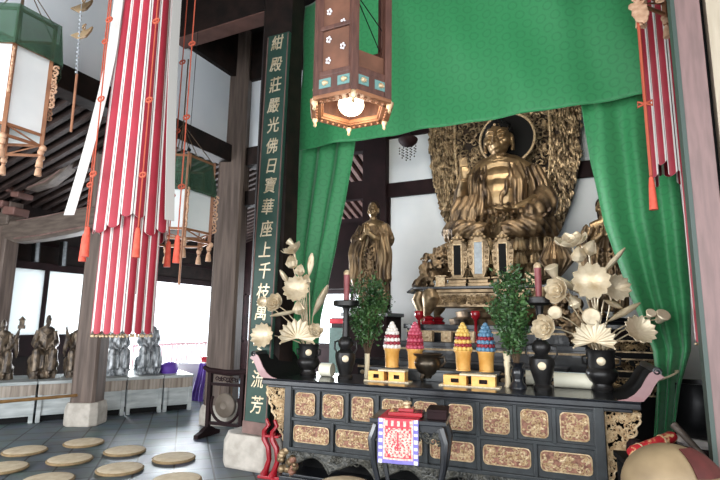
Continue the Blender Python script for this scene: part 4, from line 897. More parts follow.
def bud(p, d, r, parent, pod=False):
    b = MB(); F = frame(p, d); q = MB()
    if pod: q.lathe([(0,-r),(r*.4,-r*.9),(r*.9,r*.6),(r,r*.8),(r*.85,r*.95),(0,r*.9)], n=14)
    else:
        q.lathe([(0,-r),(r*.7,-r*.7),(r*.95,0),(r*.6,r*.8),(0,r*1.5)], n=14)
        for k in range(5): a = k*2*PI/5; q.tube([(math.cos(a)*r*.6,math.sin(a)*r*.6,-r*.7),(math.cos(a)*r*.98,math.sin(a)*r*.98,0),(math.cos(a)*r*.3,math.sin(a)*r*.3,r*1.2)],[r*.1,r*.2,r*.08],5)
    b.merge(q, F); return b.build('seed_pod' if pod else 'bud', M['pale_gold'], parent)
def bouquet(label, base, mouth, D, items):
    t = thing('lotus_bouquet', label, 'bouquet', base, 0, 'gilt lotus bouquets'); rnd = random.Random(int(abs(base.x)*100)); B = Vector(base); Mz = Vector((0,0,mouth))
    def L(px, py, dz=0.): return atd(px, py, D+dz)-B
    def stem(e, r=.006):
        e = Vector(e); s = Mz+Vector((rnd.uniform(-.04,.04),rnd.uniform(-.03,.03),-.08)); m_ = s.lerp(e,.5)+Vector((-.12*(e.x-s.x),.02,.12*abs(e.x-s.x))); b = MB(); b.tube([s,s.lerp(m_,.5)+Vector((0,0,.03)),m_,m_.lerp(e,.6)+Vector((0,0,.02)),e],[r*1.3,r*1.2,r,r,r],6); b.build('stem', M['pale_gold'], t)
    for i, it in enumerate(items):
        k = it[0]; px, py, rp = it[1:4]; dv = it[4] if len(it) > 4 else (0,-1,.2); dz = it[5] if len(it) > 5 else 0.
        if k == 'roll': rolled(L(px,py,dz), L(it[4][0],it[4][1],dz), rp/FPX*D, t); stem(L(px,py,dz)); continue
        p = L(px, py, dz); r = rp/FPX*(D+dz); toc = (CAM-(B+p)).normalized(); d = Vector(dv) if k[-1] != '*' else toc+Vector(dv); k = k.strip('*')
        if k == 'lotus': lotus(p, d, r, it[6] if len(it) > 6 else .8, t, i)
        elif k == 'frill': frill(p, d, r, t, False, i)
        elif k == 'fan': frill(p, d, r, t, True, i, 11, .2)
        elif k == 'bud': bud(p, d, r, t)
        elif k == 'pod': bud(p, d, r, t, True)
        stem(p-d.normalized()*r*.15)
    return t
Dl, Dr = depth(cl), depth(cr)
bouquet('smaller gilt lotus bouquet in the left vase, in front of the narrow green curtain', cl, .335*1.04, Dl-.02, [
 ('fan*',297,338,18,(.1,0,.25),-.12), ('frill*',297,290,13,(-.2,0,.25),-.1), ('lotus',314,333,10,(.6,-.5,.5),-.05,.7), ('lotus',294,252,12,(-.35,-.4,.9),0,.75), ('bud',292,263,6,(-.3,0,1)), ('bud',300,271,5,(.3,-.2,1)), ('pod',291,243,4,(-.6,-.2,.5)),
 ('roll',290,286,5,(280,270)), ('roll',313,316,6.5,(328,285)), ('lotus*',276,304,11,(-.5,0,.3),0,.75), ('roll',302,310,4,(270,316)), ('frill*',264,336,12,(-.45,0,.1),0.), ('bud',299,309,6,(0,-.3,1),-.1), ('roll',309,276,4,(312,253)), ('bud',306,281,5,(.2,-.2,1)), ('frill*',262,302,5,(0,0,.2))])
bouquet('big gilt lotus bouquet in the right vase, before the right green curtain', cr, .335*1.12, Dr-.02, [
 ('fan*',594,342,20,(-.05,0,.2),-.16), ('frill*',592,282,18,(-.1,0,.15),-.16), ('frill*',615,288,13,(.4,0,.1),-.06), ('lotus*',559,291,14,(-.6,0,.2),-.06,.8), ('lotus',572,245,16,(-.1,-.5,1.),0,.85), ('bud',578,256,7,(.1,-.2,1)), ('bud',589,249,7,(.5,-.3,.8)),
 ('pod',553,272,7,(-.3,-.5,1)), ('roll',600,276,5,(625,248)), ('pod*',591,318,9,(.1,0,.2),-.05), ('pod*',556,314,7,(-.2,0,.3)), ('roll',607,322,6,(640,303)), ('frill*',638,332,15,(.5,0,.55),-.05), ('pod',650,315,5,(.2,-.6,.4)), ('pod',661,318,7,(.3,-.6,.5)), ('lotus*',546,328,13,(-.6,0,.15),-.02,.85), ('roll',586,296,6,(555,276)), ('bud',575,303,6,(-.4,-.3,.8)), ('roll',604,300,5,(622,308))])
# ------------------------------------------------------------------ small black table with the embroidered cloth
c = atd(411,414,4.06); c.z = 0; HT = 1.6-(417-324)/FPX*4.0
t = thing('offering_table', 'small black table with curved legs in front of the altar', 'table', c, .2)
b = MB(); b.bx(-.30,.30,-.2,.22,HT-.035,HT); b.bx(-.27,.27,-.17,.19,HT-.1,HT-.035); b.build('tabletop', M['lacquer'], t, bevel=.006, smooth=False)
for sx in (-1,1):
    for sy in (-1,1):
        b = MB(); x, y = sx*.25, .01+sy*.16; b.tube([(x,y,HT-.06),(x+sx*.035,y+sy*.02,HT-.16),(x+sx*.02,y+sy*.01,HT-.34),(x-sx*.03,y-sy*.01,HT-.55),(x+sx*.0,y,.06),(x+sx*.05,y+sy*.02,.02)],[.04,.036,.026,.02,.024,.03],8); b.build('leg', M['lacquer'], t)
b = MB(); b.bx(-.27,.27,-.17,.19,.1,.13); b.build('stretcher_shelf', M['lacquer'], t, bevel=.005, smooth=False)
b = MB(); rnd = random.Random(5)
for k in range(26): b.curl((rnd.uniform(-.24,.26),-.178,HT-.13+rnd.uniform(-.03,.02)), .03, rnd.random()*6, r=.009, n=4, seg=8)
b.build('carved_apron', M['carved_black'], t)
cw = .315; x0 = -.225
def cm(u, v):
    if u < .13 or u > .87 or v < .09: 
        return 3 if (u < .13 or u > .87) and int(v*13)%2 == 0 and (.03 < u < .1 or .9 < u < .97) else 2
    if u < .17 or u > .83 or v < .13: return 1
    du, dv = (u-.5)/.37, (v-.5)/.37
    if v > .8: return 1 if (math.sin(u*40) > 0.2 and .83 < v < .95) else 0
    r_ = math.hypot(du, (v-.46)/.34)
    if abs(du) < .05 and abs(dv) < .55: return 0
    if .3 < r_ < .42 or (r_ < .22 and r_ > .12): return 0 if math.sin(math.atan2(dv,du)*9) > .1 else 1
    if r_ > .92: return 0 if math.sin(u*50)*math.sin(v*46) > -.1 else 1
    return 1 if math.sin(u*60+3*math.sin(v*20))*math.sin(v*55) > -.35 else 0
b = MB(); hz = .325
b.sheet(lambda u, v: (x0+u*cw, -.216-.012*(1-v)+.004*math.sin(u*9), HT+.006-hz*(1-v)), 46, 48, m=cm, th=.006)
b.sheet(lambda u, v: (x0+u*cw, -.216+v*.40, HT+.006), 8, 10, m=0, th=.006)
o = b.build('embroidered_cloth', [M['cloth_red'],M['embroid'],M['violet'],M['white']]); o.location = c; o.rotation_euler = (0,0,.2); tag(o, 'red embroidered cloth with violet border hanging over the small black table', 'cloth')
Rz = Matrix.Rotation(.2,4,'Z')
q = c+Rz @ Vector((-.03,-.02,HT+.01)); t = thing('incense_box', 'low red lacquer box with a gilt knob on the embroidered cloth', 'box', q, .2)
b = MB(); b.bx(-.135,.135,-.1,.1,0,.03); b.bx(-.06,.06,-.06,.06,.03,.055); b.build('box', M['red_lacquer'], t, bevel=.004, smooth=False)
b = MB(); b.lathe([(.03,.055),(.025,.07),(.04,.085),(.035,.1),(0,.11)], n=14); b.build('knob', M['carve_gold'], t)
q = c+Rz @ Vector((.22,.0,HT)); t = thing('black_box', 'black lacquer box at the right of the small table beside the cloth', 'box', q, .2)
b = MB(); b.bx(-.075,.075,-.12,.12,0,.07); b.bx(-.08,.08,-.125,.125,.055,.075); b.build('box', M['maroon_wood'], t, bevel=.004, smooth=False)
# ------------------------------------------------------------------ red lacquer stand at the altar's left end
c = onz(272, 478, 0); t = thing('red_stand', 'red lacquer stand with wavy legs at the left end of the altar', 'stand', c, .15)
for x, y in ((-.06,0),(.05,-.03)):
    b = MB(); prof = [(0,.03,.045),(.02,.08,.03),(.05,.18,.024),(.035,.3,.026),(-.015,.38,.03),(-.02,.46,.024),(.03,.52,.02),(.0,.58,.016)]
    b.tube([(x-.03+dx,y,z) for dx,z,r in prof],[r for dx,z,r in prof],8,flat=1.4); b.build('leg', M['red_lacquer'], t)
b = MB(); b.bx(-.14,.12,-.06,.12,0,.03); b.build('foot_board', M['red_lacquer'], t, smooth=False, bevel=.006)
b = MB(); b.bx(-.10,.07,-.04,.1,.40,.425); b.build('rail', M['red_lacquer'], t, smooth=False, bevel=.006)
# ------------------------------------------------------------------ right-hand corner: wooden fish drum, bowl gong, side table
c = atd(673,488,2.95); RM = .275
t = thing('wooden_fish', 'large round tan wooden fish drum at the lower right corner', 'drum', c); b = MB(); nu, nv = 36, 24; vs = []
for i in range(nv+1):
    th = PI*i/nv
    for j in range(nu):
        ph = 2*PI*j/nu; v = Vector((math.sin(th)*math.cos(ph), math.sin(th)*math.sin(ph)*.92, math.cos(th)*.9)); g = 1-.10*math.exp(-((v.z+.35)/.05)**2)*(1 if v.y < .5 else 0); vs.append(v*RM*g)
b.add(vs, [(i*nu+j,(i+1)*nu+j,(i+1)*nu+(j+1)%nu,i*nu+(j+1)%nu) for i in range(nv) for j in range(nu)]); b.build('drum_body', M['mokugyo'], t, ang=180)
s = thing('drum_stand', 'dark stand with a red cushion under the wooden fish drum', 'stand', (c.x,c.y,0)); b = MB(); zc = c.z-RM*.84
b.lathe([(0,zc-.09),(.22,zc-.09),(.26,zc-.05),(.24,zc-.01),(.1,zc),(0,zc)], n=28); b.build('cushion', M['brocade'], s)
b = MB(); b.lathe([(.26,0),(.27,.03),(.2,.06),(.2,zc-.13),(.27,zc-.1),(.27,zc-.09),(0,zc-.09)], n=8); b.build('base', M['lacquer'], s, smooth=False)
b = MB()
def mc(u, v):
    th = .35+u*.75; ph = -1.15+v*1.1; r = RM*1.03; return c+Vector((math.sin(th)*math.cos(ph)*r, math.sin(th)*math.sin(ph)*r*.92, math.cos(th)*r*.9))
b.sheet(mc, 14, 14, th=.008); o = b.build('maroon_cloth', M['maroon_cloth']); tag(o, 'maroon cloth laid over the right side of the wooden fish drum', 'cloth')
p = atd(704,437,4.7); t = thing('bowl_gong', 'large black bowl gong half hidden by the mauve post', 'bowl gong', p); b = MB(); r = .27
b.lathe([(0,0),(r*.6,.0),(r*.88,.06),(r*.99,.18),(r,.34),(r*.97,.47),(r*1.02,.5),(r*.96,.5),(r*.93,.4),(r*.9,.1),(0,.05)], n=36); b.build('bowl', M['darkbronze'], t)
s = thing('bowl_pedestal', 'dark stand with a white cushion under the black bowl gong', 'stand', (p.x,p.y,0)); b = MB(); b.lathe([(0,p.z-.07),(r*.85,p.z-.07),(r*.95,p.z-.04),(r*.8,p.z),(0,p.z)], n=28); b.build('cushion', M['white_cloth'], s)
b = MB(); b.lathe([(r*.9,0),(r*.95,.04),(r*.7,.08),(r*.7,p.z-.14),(r,p.z-.1),(r,p.z-.07),(0,p.z-.07)], n=8); b.build('base', M['maroon_wood'], s, smooth=False)
# low side table behind the drum
a, d = atd(628,462,3.55), atd(700,452,3.75); zt_ = atd(633,456,3.55).z-.045; mid = (a+d)/2
t = thing('side_table', 'low black side table behind the wooden fish drum', 'table', (mid.x,mid.y,0), .25); b = MB(); b.bx(-.3,.28,-.14,.2,zt_-.04,zt_); b.build('tabletop', M['black'], t, smooth=False, bevel=.004)
for sx in (-.26,.24):
    for sy in (-.11,.17): b = MB(); b.bx(sx-.02,sx+.02,sy-.02,sy+.02,0,zt_-.04); b.build('leg', M['black'], t, smooth=False)
a, d = onz(634,459,zt_+.045), onz(676,437,zt_+.05); 
a = atd(630,453,3.55); d = atd(674,436,3.68); t = thing('brocade_mallet', 'mallet wrapped in red and gold brocade behind the wooden fish drum', 'mallet', a); b = MB(); e = d-a
b.tube([(0,0,0),e*.08,e*.5,e*.94,e],[.03,.042,.038,.042,.03],12); b.build('wrapped_head', M['brocade'], t)
for f_ in (.2,.7): b = MB(); b.tube([e*f_,e*(f_+.025)],[.045,.045],12); b.build('gold_band', M['carve_gold'], t)
p = atd(636,455,3.8); t = thing('round_case', 'small round dark case with a white label at the left of the brocade mallet', 'case', (p.x,p.y,zt_)); b = MB(); b.lathe([(0,0),(.06,0),(.065,.02),(.06,.07),(.04,.1),(0,.11)], n=20); b.build('case', M['maroon_wood'], t)
b = MB(); b.bx(-.02,.02,-.068,-.058,.02,.06); b.build('label_patch', M['white'], t, smooth=False)
a, d = atd(673,424,3.9), atd(697,449,3.72); t = thing('wooden_striker', 'thick brown wooden striker leaning before the black bowl gong', 'striker', d); b = MB(); e = a-d; b.tube([Vector((0,0,0)),e*.5,e*.97,e],[.022,.026,.03,.022],12); b.tube([-e*.9,Vector((0,0,0))],[.018,.022],10); b.build('stick', M['grey_beam'], t)
# ------------------------------------------------------------------ sanctuary platforms
XS = -1.42
def plat(name, label, x0, x1, y0, y1, z0, z1, mt='lacquer', dots=False):
    t = thing(name, label, 'platform', ((x0+x1)/2,(y0+y1)/2,z0)); w, d, h = (x1-x0)/2, (y1-y0)/2, z1-z0
    b = MB(); b.bx(-w,w,-d,d,0,h-.06); b.build('body', M[mt], t, smooth=False); b = MB(); b.bx(-w-.04,w+.04,-d-.04,d,h-.06,h); b.build('top_slab', M['lacquer'], t, smooth=False, bevel=.006)
    for za, zb_ in ((h-.11,h-.085),(.03,.05)): b = MB(); b.bx(-w,w,-d-.012,-d,za,zb_); b.build('gilt_band', M['carve_gold'], t, smooth=False)
    if dots:
        for k in range(int(w*2/.14)): b = MB(); b.ell((-w+.07+.14*k,-d-.01,h-.17), (.035,.012,.03), nu=8, nv=5); b.build('gilt_boss', M['carve_gold'], t)
zA, zB, zC = onz(440,360,1).z and 1.12, ony(440,342,6.55).z, ony(410,324,6.85).z
plat('lower_platform', 'lowest dark lacquer step with gilt dots behind the altar', -3.0, -.45, 6.15, 6.5, 0, 1.12, dots=True)
plat('middle_platform', 'middle dark lacquer step behind the bronze incense burner', -2.75, .6, 6.55, 6.8, 0, zB)
plat('upper_platform', 'upper dark lacquer platform carrying the gilt table and Buddha', ony(407,324,6.85).x, -.42, 6.85, 8.9, 0, zC)
# ------------------------------------------------------------------ gilt table with dark top
zT = ony(480,286,6.95).z; gx0, gx1 = ony(414,287,6.95).x, ony(562,287,6.95).x; gw = (gx1-gx0)/2; gc = ((gx0+gx1)/2, 7.2)
t = thing('gilt_table', 'gilt table with a dark flared top in front of the Buddha', 'table', (gc[0],gc[1],zC)); H = zT-zC
b = MB(); b.bx(-gw,gw,-.3,.3,H-.035,H)
for s in (-1,1): b.prism([(s*gw,H-.0),(s*(gw+.1),H-.07),(s*(gw+.09),H-.09),(s*gw,H-.035)][::s], Matrix(((1,0,0,0),(0,0,1,-.3),(0,1,0,0),(0,0,0,1))), .6)
b.build('tabletop', M['lacquer'], t, smooth=False, bevel=.005)
b = MB(); b.bx(-gw+.18,gw-.18,-.26,.26,H-.09,H-.035); b.bx(-gw+.2,gw-.2,-.25,.25,.24,H-.09) ; b.build('frieze', M['gold'], t, smooth=False, bevel=.01)
rnd = random.Random(11); b = MB()
for k in range(240): b.curl((rnd.uniform(-gw+.3,gw-.3),-.255,rnd.uniform(.28,H-.13)), rnd.uniform(.018,.035), rnd.random()*6, r=.008, n=4, seg=7, flip=rnd.choice((1,-1)))
b.bx(-gw+.27,gw-.27,-.262,-.25,H-.115,H-.1); b.bx(-gw+.27,gw-.27,-.262,-.25,.25,.265); b.build('carved_apron', M['halo_gold'], t)
for s in (-1,1):
    for yy in (-.24,.24):
        b = MB(); x = s*(gw-.24); b.tube([(x,yy,H-.06),(x-s*.02,yy-.03,H-.16),(x+s*.01,yy-.02,H-.3),(x+s*.05,yy,.14),(x+s*.03,yy,.09)],[.1,.13,.09,.05,.06],12); b.build('leg', M['gold'], t)
        b = MB(); b.lathe([(0,0),(.1,0),(.11,.03),(.07,.06),(.1,.09),(.05,.12),(0,.12)], (x+s*.03,yy,0), 8); b.build('red_foot', M['red_lacquer'], t)
for s in (-1,1):
    b = MB(); b.tube([(s*(gw-.05),-.1,H-.05),(s*(gw-.0),-.1,H-.18),(s*(gw-.06),-.1,.2),(s*(gw-.1),-.1,.02)],[.07,.09,.07,.05],10); b.build('end_scroll', M['gold'], t)
# memorial tablets
def tablet(px, pyb, pyt, label, mid):
    y = 7.08; p = ony(px, pyb, y); p.z = zT; Ht = ony(px,pyt,y).z-zT; t = thing('memorial_tablet', label, 'tablet', p, 0, 'gilt memorial tablets'); k = Ht/.78
    b = MB(); b.bx(-.17*k,.17*k,-.1,.1,0,.05); b.bx(-.13*k,.13*k,-.08,.08,.05,.1); b.bx(-.16*k,.16*k,-.09,.09,.1,.13); b.build('base', M['gold'], t, smooth=False, bevel=.008)
    pf = [(-.07,.13),(-.135,.3),(-.15,.5),(-.11,.64),(-.05,.72),(0,.78),(.05,.72),(.11,.64),(.15,.5),(.135,.3),(.07,.13)]
    b = MB(); b.prism([(x*k,z*k) for x,z in pf], Matrix(((1,0,0,0),(0,0,1,-.03),(0,1,0,0),(0,0,0,1))), .06)
    for s in (-1,1):
        for j in range(6): b.curl((s*.115*k,-.035,(.24+.075*j)*k), .026*k, j, r=.008, n=4, seg=8, flip=s)
    for j in range(5): a = PI*(j+.5)/5; b.ell((math.cos(a)*.09*k,-.03,(.63+.08*math.sin(a))*k), .03*k, nu=8, nv=6)
    b.ell((0,-.045,.69*k), .028*k, nu=8, nv=6); b.build('frame', M['gold'], t)
    b = MB(); b.bx(-.055*k,.055*k,-.045,-.03,.17*k,.6*k); b.build('plaque', M[mid], t, smooth=False)
    b = MB()
    for s in (-1,1): b.bx(s*.06*k-.008,s*.06*k+.008,-.052,-.03,.165*k,.605*k)
    b.bx(-.065*k,.065*k,-.052,-.03,.595*k,.61*k); b.build('border', M['carve_gold'], t, smooth=False)
tablet(458.5,284,233,'gilt memorial tablet with a dark plaque, left of the three before the Buddha','black')
tablet(479.5,285,229,'gilt memorial tablet with a pale grey plaque, middle of the three','mirror_grey')
tablet(504,285,231,'gilt memorial tablet with a dark plaque, nearest the tall leafy branch','black')
for px, lab in ((433,'gilt block at the left end of the gilt table'),(524,'gilt block on the gilt table beside the tall leafy branch')):
    p = ony(px+8,285,7.08); b = MB(); b.bx(-.07,.07,-.06,.06,0,.15); b.bx(-.085,.085,-.07,.07,.15,.17); b.bx(-.085,.085,-.07,.07,0,.02); o = b.build('gilt_block', M['carve_gold'], loc=(p.x,7.1,zT), smooth=False, bevel=.006); tag(o, lab, 'block', 'gilt blocks on the gilt table')
# gilt lion-and-cloud carvings either side
def lion(loc, s, label, seed):
    rnd = random.Random(seed); t = thing('gilt_carving', label, 'carving', loc, 0, 'gilt cloud and lion carvings'); b = MB()
    for k in range(22): z = rnd.uniform(0,.5); b.ell((s*(-.12+.4*z)+rnd.uniform(-.14,.14),rnd.uniform(-.1,.1),z+.05), (rnd.uniform(.05,.09),.06,rnd.uniform(.05,.08)), nu=10, nv=7)
    b.tube([(-s*.1,0,.1),(-s*.12,-.02,.3),(-s*.08,-.03,.42)],[.07,.06,.05],8); b.ell((-s*.09,-.04,.5),(.06,.065,.07))
    for k in range(40): z = rnd.uniform(0,.56); b.curl((s*(-.12+.4*z)+rnd.uniform(-.16,.16),-.1-rnd.random()*.04,z+.04), rnd.uniform(.03,.06), rnd.random()*6, r=.018, n=5, seg=8, flip=rnd.choice((1,-1)))
    remesh(b,.013,1).build('carving', M['robe_gold'], t)
p = ony(433,288,7.45); lion((p.x,7.45,zT-.0), 1, 'gilt cloud and lion carving at the left end of the gilt table', 4)
# red lacquer cups on the platforms
for px, py, Y_, k, lab in ((419,326,6.75,1.,'red lacquer cup standing behind the pink tiered offering'),(476,336,6.7,1.5,'taller red lacquer cup behind the blue tiered offering')):
    p = ony(px,py,Y_); t = thing('red_cup', lab, 'cup', (p.x,p.y,zB), 0, 'red lacquer cups'); hh = max(.1,ony(px,311,Y_).z-zB); b = MB(); b.lathe([(0,0),(.06,0),(.05,.02),(.022,.04),(.02,hh-.13),(.035,hh-.11),(.06,hh-.08),(.064,hh-.02),(.054,hh),(0,hh-.01)], n=22); b.build('cup', M['red_lacquer'], t)
for px, lab in ((428,'small gilt box beside the red cup on the dark step'),(470,'small gilt box left of the taller red cup'),(447,'small gilt box between the two red cups')):
    p = ony(px,345,6.65); b = MB(); b.bx(-.07,.07,-.05,.05,0,.14); b.ell((0,-.05,.07),(.03,.012,.03)); o = b.build('gilt_box', M['carve_gold'], loc=(p.x,6.66,zB), smooth=False, bevel=.005); tag(o, lab, 'box', 'small gilt boxes on the dark step')
# ------------------------------------------------------------------ lotus pedestal, Buddha, mandorla
bx = ony(500,238,8.0).x; zS_ = ony(498,241,7.75).z; BY = 8.15
t = thing('lotus_pedestal', 'dark gilt lotus pedestal under the seated Buddha', 'pedestal', (bx,BY,zC)); hp = zS_-zC
b = MB(); b.lathe([(.0,0),(.8,0),(.82,.08),(.7,.12),(.72,.2),(.5,.26),(.45,hp-.62),(.6,hp-.5),(.7,hp-.3),(.78,hp-.05),(.76,hp),(0,hp)], n=40, sx=1.08, sy=.66); b.build('base', M['robe_gold'], t)
rnd = random.Random(8)
for row, (z, r, n) in enumerate(((hp-.1,.86,26),(hp-.3,.80,24),(hp-.46,.70,20))):
    b = MB()
    for k in range(n):
        a = 2*PI*(k+.5*row)/n; d = Vector((math.cos(a)*1.08,math.sin(a)*.64,0)); e = Vector((-math.sin(a)*1.08,math.cos(a)*.72,0)).normalized()
        for o in (-1,0,1): b.tube([d*(r*.8)+e*o*.03+Vector((0,0,z-.17)),d*(r*1.08)+e*o*.06+Vector((0,0,z-.06)),d*(r*1.05)+e*o*.035+Vector((0,0,z+.1)),d*(r*.98)+Vector((0,0,z+.15))],[.02,.045,.035,.012],7)
    b.build('petal_row', M['gold'], t)
for s in (-1,1):
    b = MB(); c_ = Vector((s*.83,-.42,hp-.32))
    b.ell(c_, (.2,.2,.22))
    for k in range(16): a = 2*PI*k/16; b.tube([c_+Vector((math.cos(a)*.05,math.sin(a)*.05,-.24)),c_+Vector((math.cos(a)*.22,math.sin(a)*.22,-.02)),c_+Vector((math.cos(a)*.1,math.sin(a)*.1,.25))],[.02,.045,.012],6)
    b.build('lotus_bud', M['robe_gold'], t)
def robe_fold(p, n):      # draped folds: vertical on the torso and sleeves, sweeping arcs over the legs
    w = pnoise(p*2.2)*1.2
    if p.z < .36 and p.y < -.05: q = math.hypot(abs(p.x)-.1,(p.z+.9)*.8+.3*p.y); return .014*math.sin(q*62+w*2)*min(1,.3+abs(p.x)*2)
    q = math.atan2(p.x, .6-p.y)*1.1+.10*p.z*(1 if p.x > 0 else -1); return .015*math.sin(q*52+w*2.5)
def cloak_fold(p, n):
    w = pnoise(p*2.5)*1.5; q = math.atan2(p.x, .35-p.y)+.12*p.z*(1 if p.x > 0 else -1); return .014*math.sin(q*34+w*2.2)*(1 if p.z < 1.25 else .4)
t = thing('buddha_statue', 'large gilt seated Buddha with raised right hand before a carved mandorla', 'statue', (bx,BY,zS_)); BUD = t
HB = ony(500,120,BY).z-zS_; k = HB/1.98
b = MB()
b.tube([(0,.12,.1),(0,.1,.6),(0,.08,1.05)],[.4,.33,.34],16,flat=.7); b.tube([(-.4,.07,1.1),(-.2,.06,1.22),(0,.06,1.26),(.2,.06,1.22),(.4,.07,1.1)],[.15,.18,.2,.18,.15],12)
b.ell((0,-.09,1.02),(.26,.1,.18)); b.ell((0,-.12,.74),(.27,.12,.3))
b.tube([(0,.04,1.25),(0,.02,1.42)],[.165,.15],12); head(b,(0,-.02,1.66),.56,-.02,.04,True,True)
for j in range(2): b.tube([(-.13,-.1,1.33+.05*j),(0,-.16,1.31+.05*j),(.13,-.1,1.33+.05*j)],.012,5)
b.tube([(-.44,.06,1.08),(-.56,-.08,.74),(-.5,-.32,.86),(-.45,-.42,.96)],[.13,.11,.075,.06],10); hand(b,(-.445,-.43,.99),(.0,-.08,1),(0,-1,.0),.31,.25,-1)
b.tube([(.44,.06,1.08),(.6,-.05,.66),(.42,-.38,.5),(.28,-.46,.44)],[.13,.12,.08,.06],10); hand(b,(.26,-.47,.44),(-1,-.1,-.05),(0,0,1),.3,.35,1)
for s in (-1,1): b.tube([(s*.2,.1,.16),(s*.6,-.22,.17),(s*.2,-.5,.15)],[.22,.19,.12],12)
q = MB(); q.merge(b, Matrix.Scale(k,4)); remesh(q,.011,1).build('body', M['skin_gold'], t)
b = MB(); rnd = random.Random(21)
for s in (-1,1):     # legs under cloth, with sweeping folds
    b.tube([(s*.12,.12,.17),(s*.42,-.02,.2),(s*.66,-.25,.19),(s*.5,-.48,.17),(s*.1,-.56,.12)],[.24,.24,.21,.17,.12],14,flat=.9)
    for j in range(9): f = j/8; b.tube([(s*(.62-.5*f),.0-.1*f,.38-.05*f),(s*(.7-.5*f),-.36-.16*f,.27-.05*f),(s*(.52-.42*f),-.6+.0*f,.09)],[.016,.026,.014],6)
    b.tube([(s*.42,.07,1.12),(s*.53,.04,.85),(s*.56,-.02,.6)],[.18,.19,.17],12)
    for j in range(6): x = s*(.2+.075*j); b.tube([(x*.85,-.02-.02*(5-j),1.24-.02*j),(x*1.05,-.19+.012*j*j,.9),(x*1.02,-.21+.01*j*j,.36)],[.02,.032,.026],6)
b.tube([(-.3,.0,1.2),(-.28,-.18,.9),(-.26,-.2,.4)],[.09,.09,.1],9); b.tube([(.3,.0,1.2),(.3,-.18,.9),(.28,-.2,.4)],[.1,.11,.12],9)
for j in range(8): x = -.66+.05*j; b.tube([(x*.9,-.18-.015*j,.74),(x,-.3-.012*j,.5),(x*1.02,-.4,.1)],[.03,.036,.03],7)
b.tube([(.62,-.02,.72),(.66,-.2,.5),(.52,-.42,.36),(.34,-.5,.3)],[.17,.18,.16,.11],12)
for j in range(6): b.tube([(.74-.07*j,-.1-.05*j,.7-.04*j),(.78-.08*j,-.34-.04*j,.45-.02*j),(.6-.05*j,-.56,.2)],[.014,.022,.012],6)
b.tube([(-.3,-.2,.48),(0,-.3,.46),(.3,-.2,.48)],[.04,.05,.04],8); b.tube([(-.28,-.2,.58),(0,-.29,.56),(.28,-.2,.58)],[.015,.02,.015],6)
for j in range(5): b.tube([(-.2+.1*j,-.25,.46),(-.22+.11*j,-.4,.3),(-.25+.12*j,-.58,.16)],[.02,.03,.02],6)
b.tube([(-.34,.0,1.24),(-.22,-.17,1.05),(-.16,-.235,.8),(-.12,-.26,.58)],[.03,.04,.04,.035],8); b.tube([(.3,.0,1.26),(.2,-.18,1.05),(.12,-.245,.8),(.04,-.27,.6)],[.03,.045,.045,.035],8)
q = MB(); q.merge(b, Matrix.Scale(k,4)); remesh(q,.012,1,robe_fold).build('robe', M['robe_gold'], t)
b = MB(); b.ell((0,.035,1.72),(.215,.245,.25),nu=24,nv=14); b.v = [v for v in b.v]
hv = MB()
for i in range(360): 
    u = rnd.random(); a = rnd.random()*2*PI; ph = math.acos(1-u*1.0); p = Vector((.213*math.sin(ph)*math.cos(a),.03+.243*math.sin(ph)*math.sin(a),1.735+.245*math.cos(ph)))
    if p.y < -.10 and p.z < 1.80: continue
    hv.ell(p,.022,nu=7,nv=5)
hv.ell((0,.05,1.97),(.1,.11,.08)); hv.ell((0,.06,1.76),(.205,.222,.24)); q = MB(); q.merge(hv, Matrix.Scale(k,4)); q.build('hair', M['black'], t)
b = MB(); b.ell((0,-.295*1.,1.80),.02); q = MB(); q.merge(b, Matrix.Scale(k,4)); q.build('forehead_dot', M['carve_gold'], t)
# dark round halo with a gilt ring
HY = .30; hc = ony(507,139,BY+HY)-Vector((bx,BY,zS_)); hr = (ony(534,139,BY+HY)-ony(480,139,BY+HY)).length/2
b = MB(); Mx = Matrix.Translation((hc.x,HY,hc.z)) @ Matrix.Rotation(PI/2,4,'X'); q = MB(); q.lathe([(0,.012),(hr,.012),(hr,-.012),(0,-.012)][::-1], n=56); b.merge(q,Mx); b.build('halo_disc', M['black'], t)
b = MB(); b.tube([(hc.x+math.cos(a)*hr,HY-.02,hc.z+math.sin(a)*hr) for a in [2*PI*i/56 for i in range(57)]], .021, 8); b.build('halo_ring', M['carve_gold'], t)
# carved mandorla
MY = BY+.60
rows = []
for (l, r, y) in ((431,583,118),(431,584,140),(432,582,165),(435,576,188),(440,570,208),(449,560,232),(462,548,255)):
    A_, B_ = ony(l,y,MY), ony(r,y,MY); rows.append(((A_.z+B_.z)/2, A_.x, B_.x))
mc_ = sum((a+c_)/2 for z,a,c_ in rows)/len(rows); prof = sorted([(z,(c_-a)/2) for z,a,c_ in rows]); ztop = prof[-1][0]; hw0 = prof[-1][1]
prof += [(ztop+.35,hw0*.97),(ztop+.7,hw0*.84),(ztop+1.,hw0*.6),(ztop+1.2,hw0*.3),(ztop+1.28,.02)]
def hw(z):
    for (a,b1),(c_,d1) in zip(prof,prof[1:]):
        if a <= z <= c_: return b1+(d1-b1)*(z-a)/(c_-a)
    return prof[0][1] if z < prof[0][0] else 0.
t = thing('carved_mandorla', 'broad carved gilt mandorla of flames and scrolls behind the seated Buddha', 'mandorla', (mc_,MY,prof[0][0])); z0 = prof[0][0]
b = MB(); b.sheet(lambda u,v: ((2*u-1)*hw(z0+v*(prof[-1][0]-z0)), .10*(1-(2*u-1)**2)+.02, v*(prof[-1][0]-z0)), 24, 40, th=.03); b.build('back_board', M['halo_back'], t)
rnd = random.Random(33); b = MB(); zmax = ztop+.25
def sy(f): return .10*(1-f*f)-.005
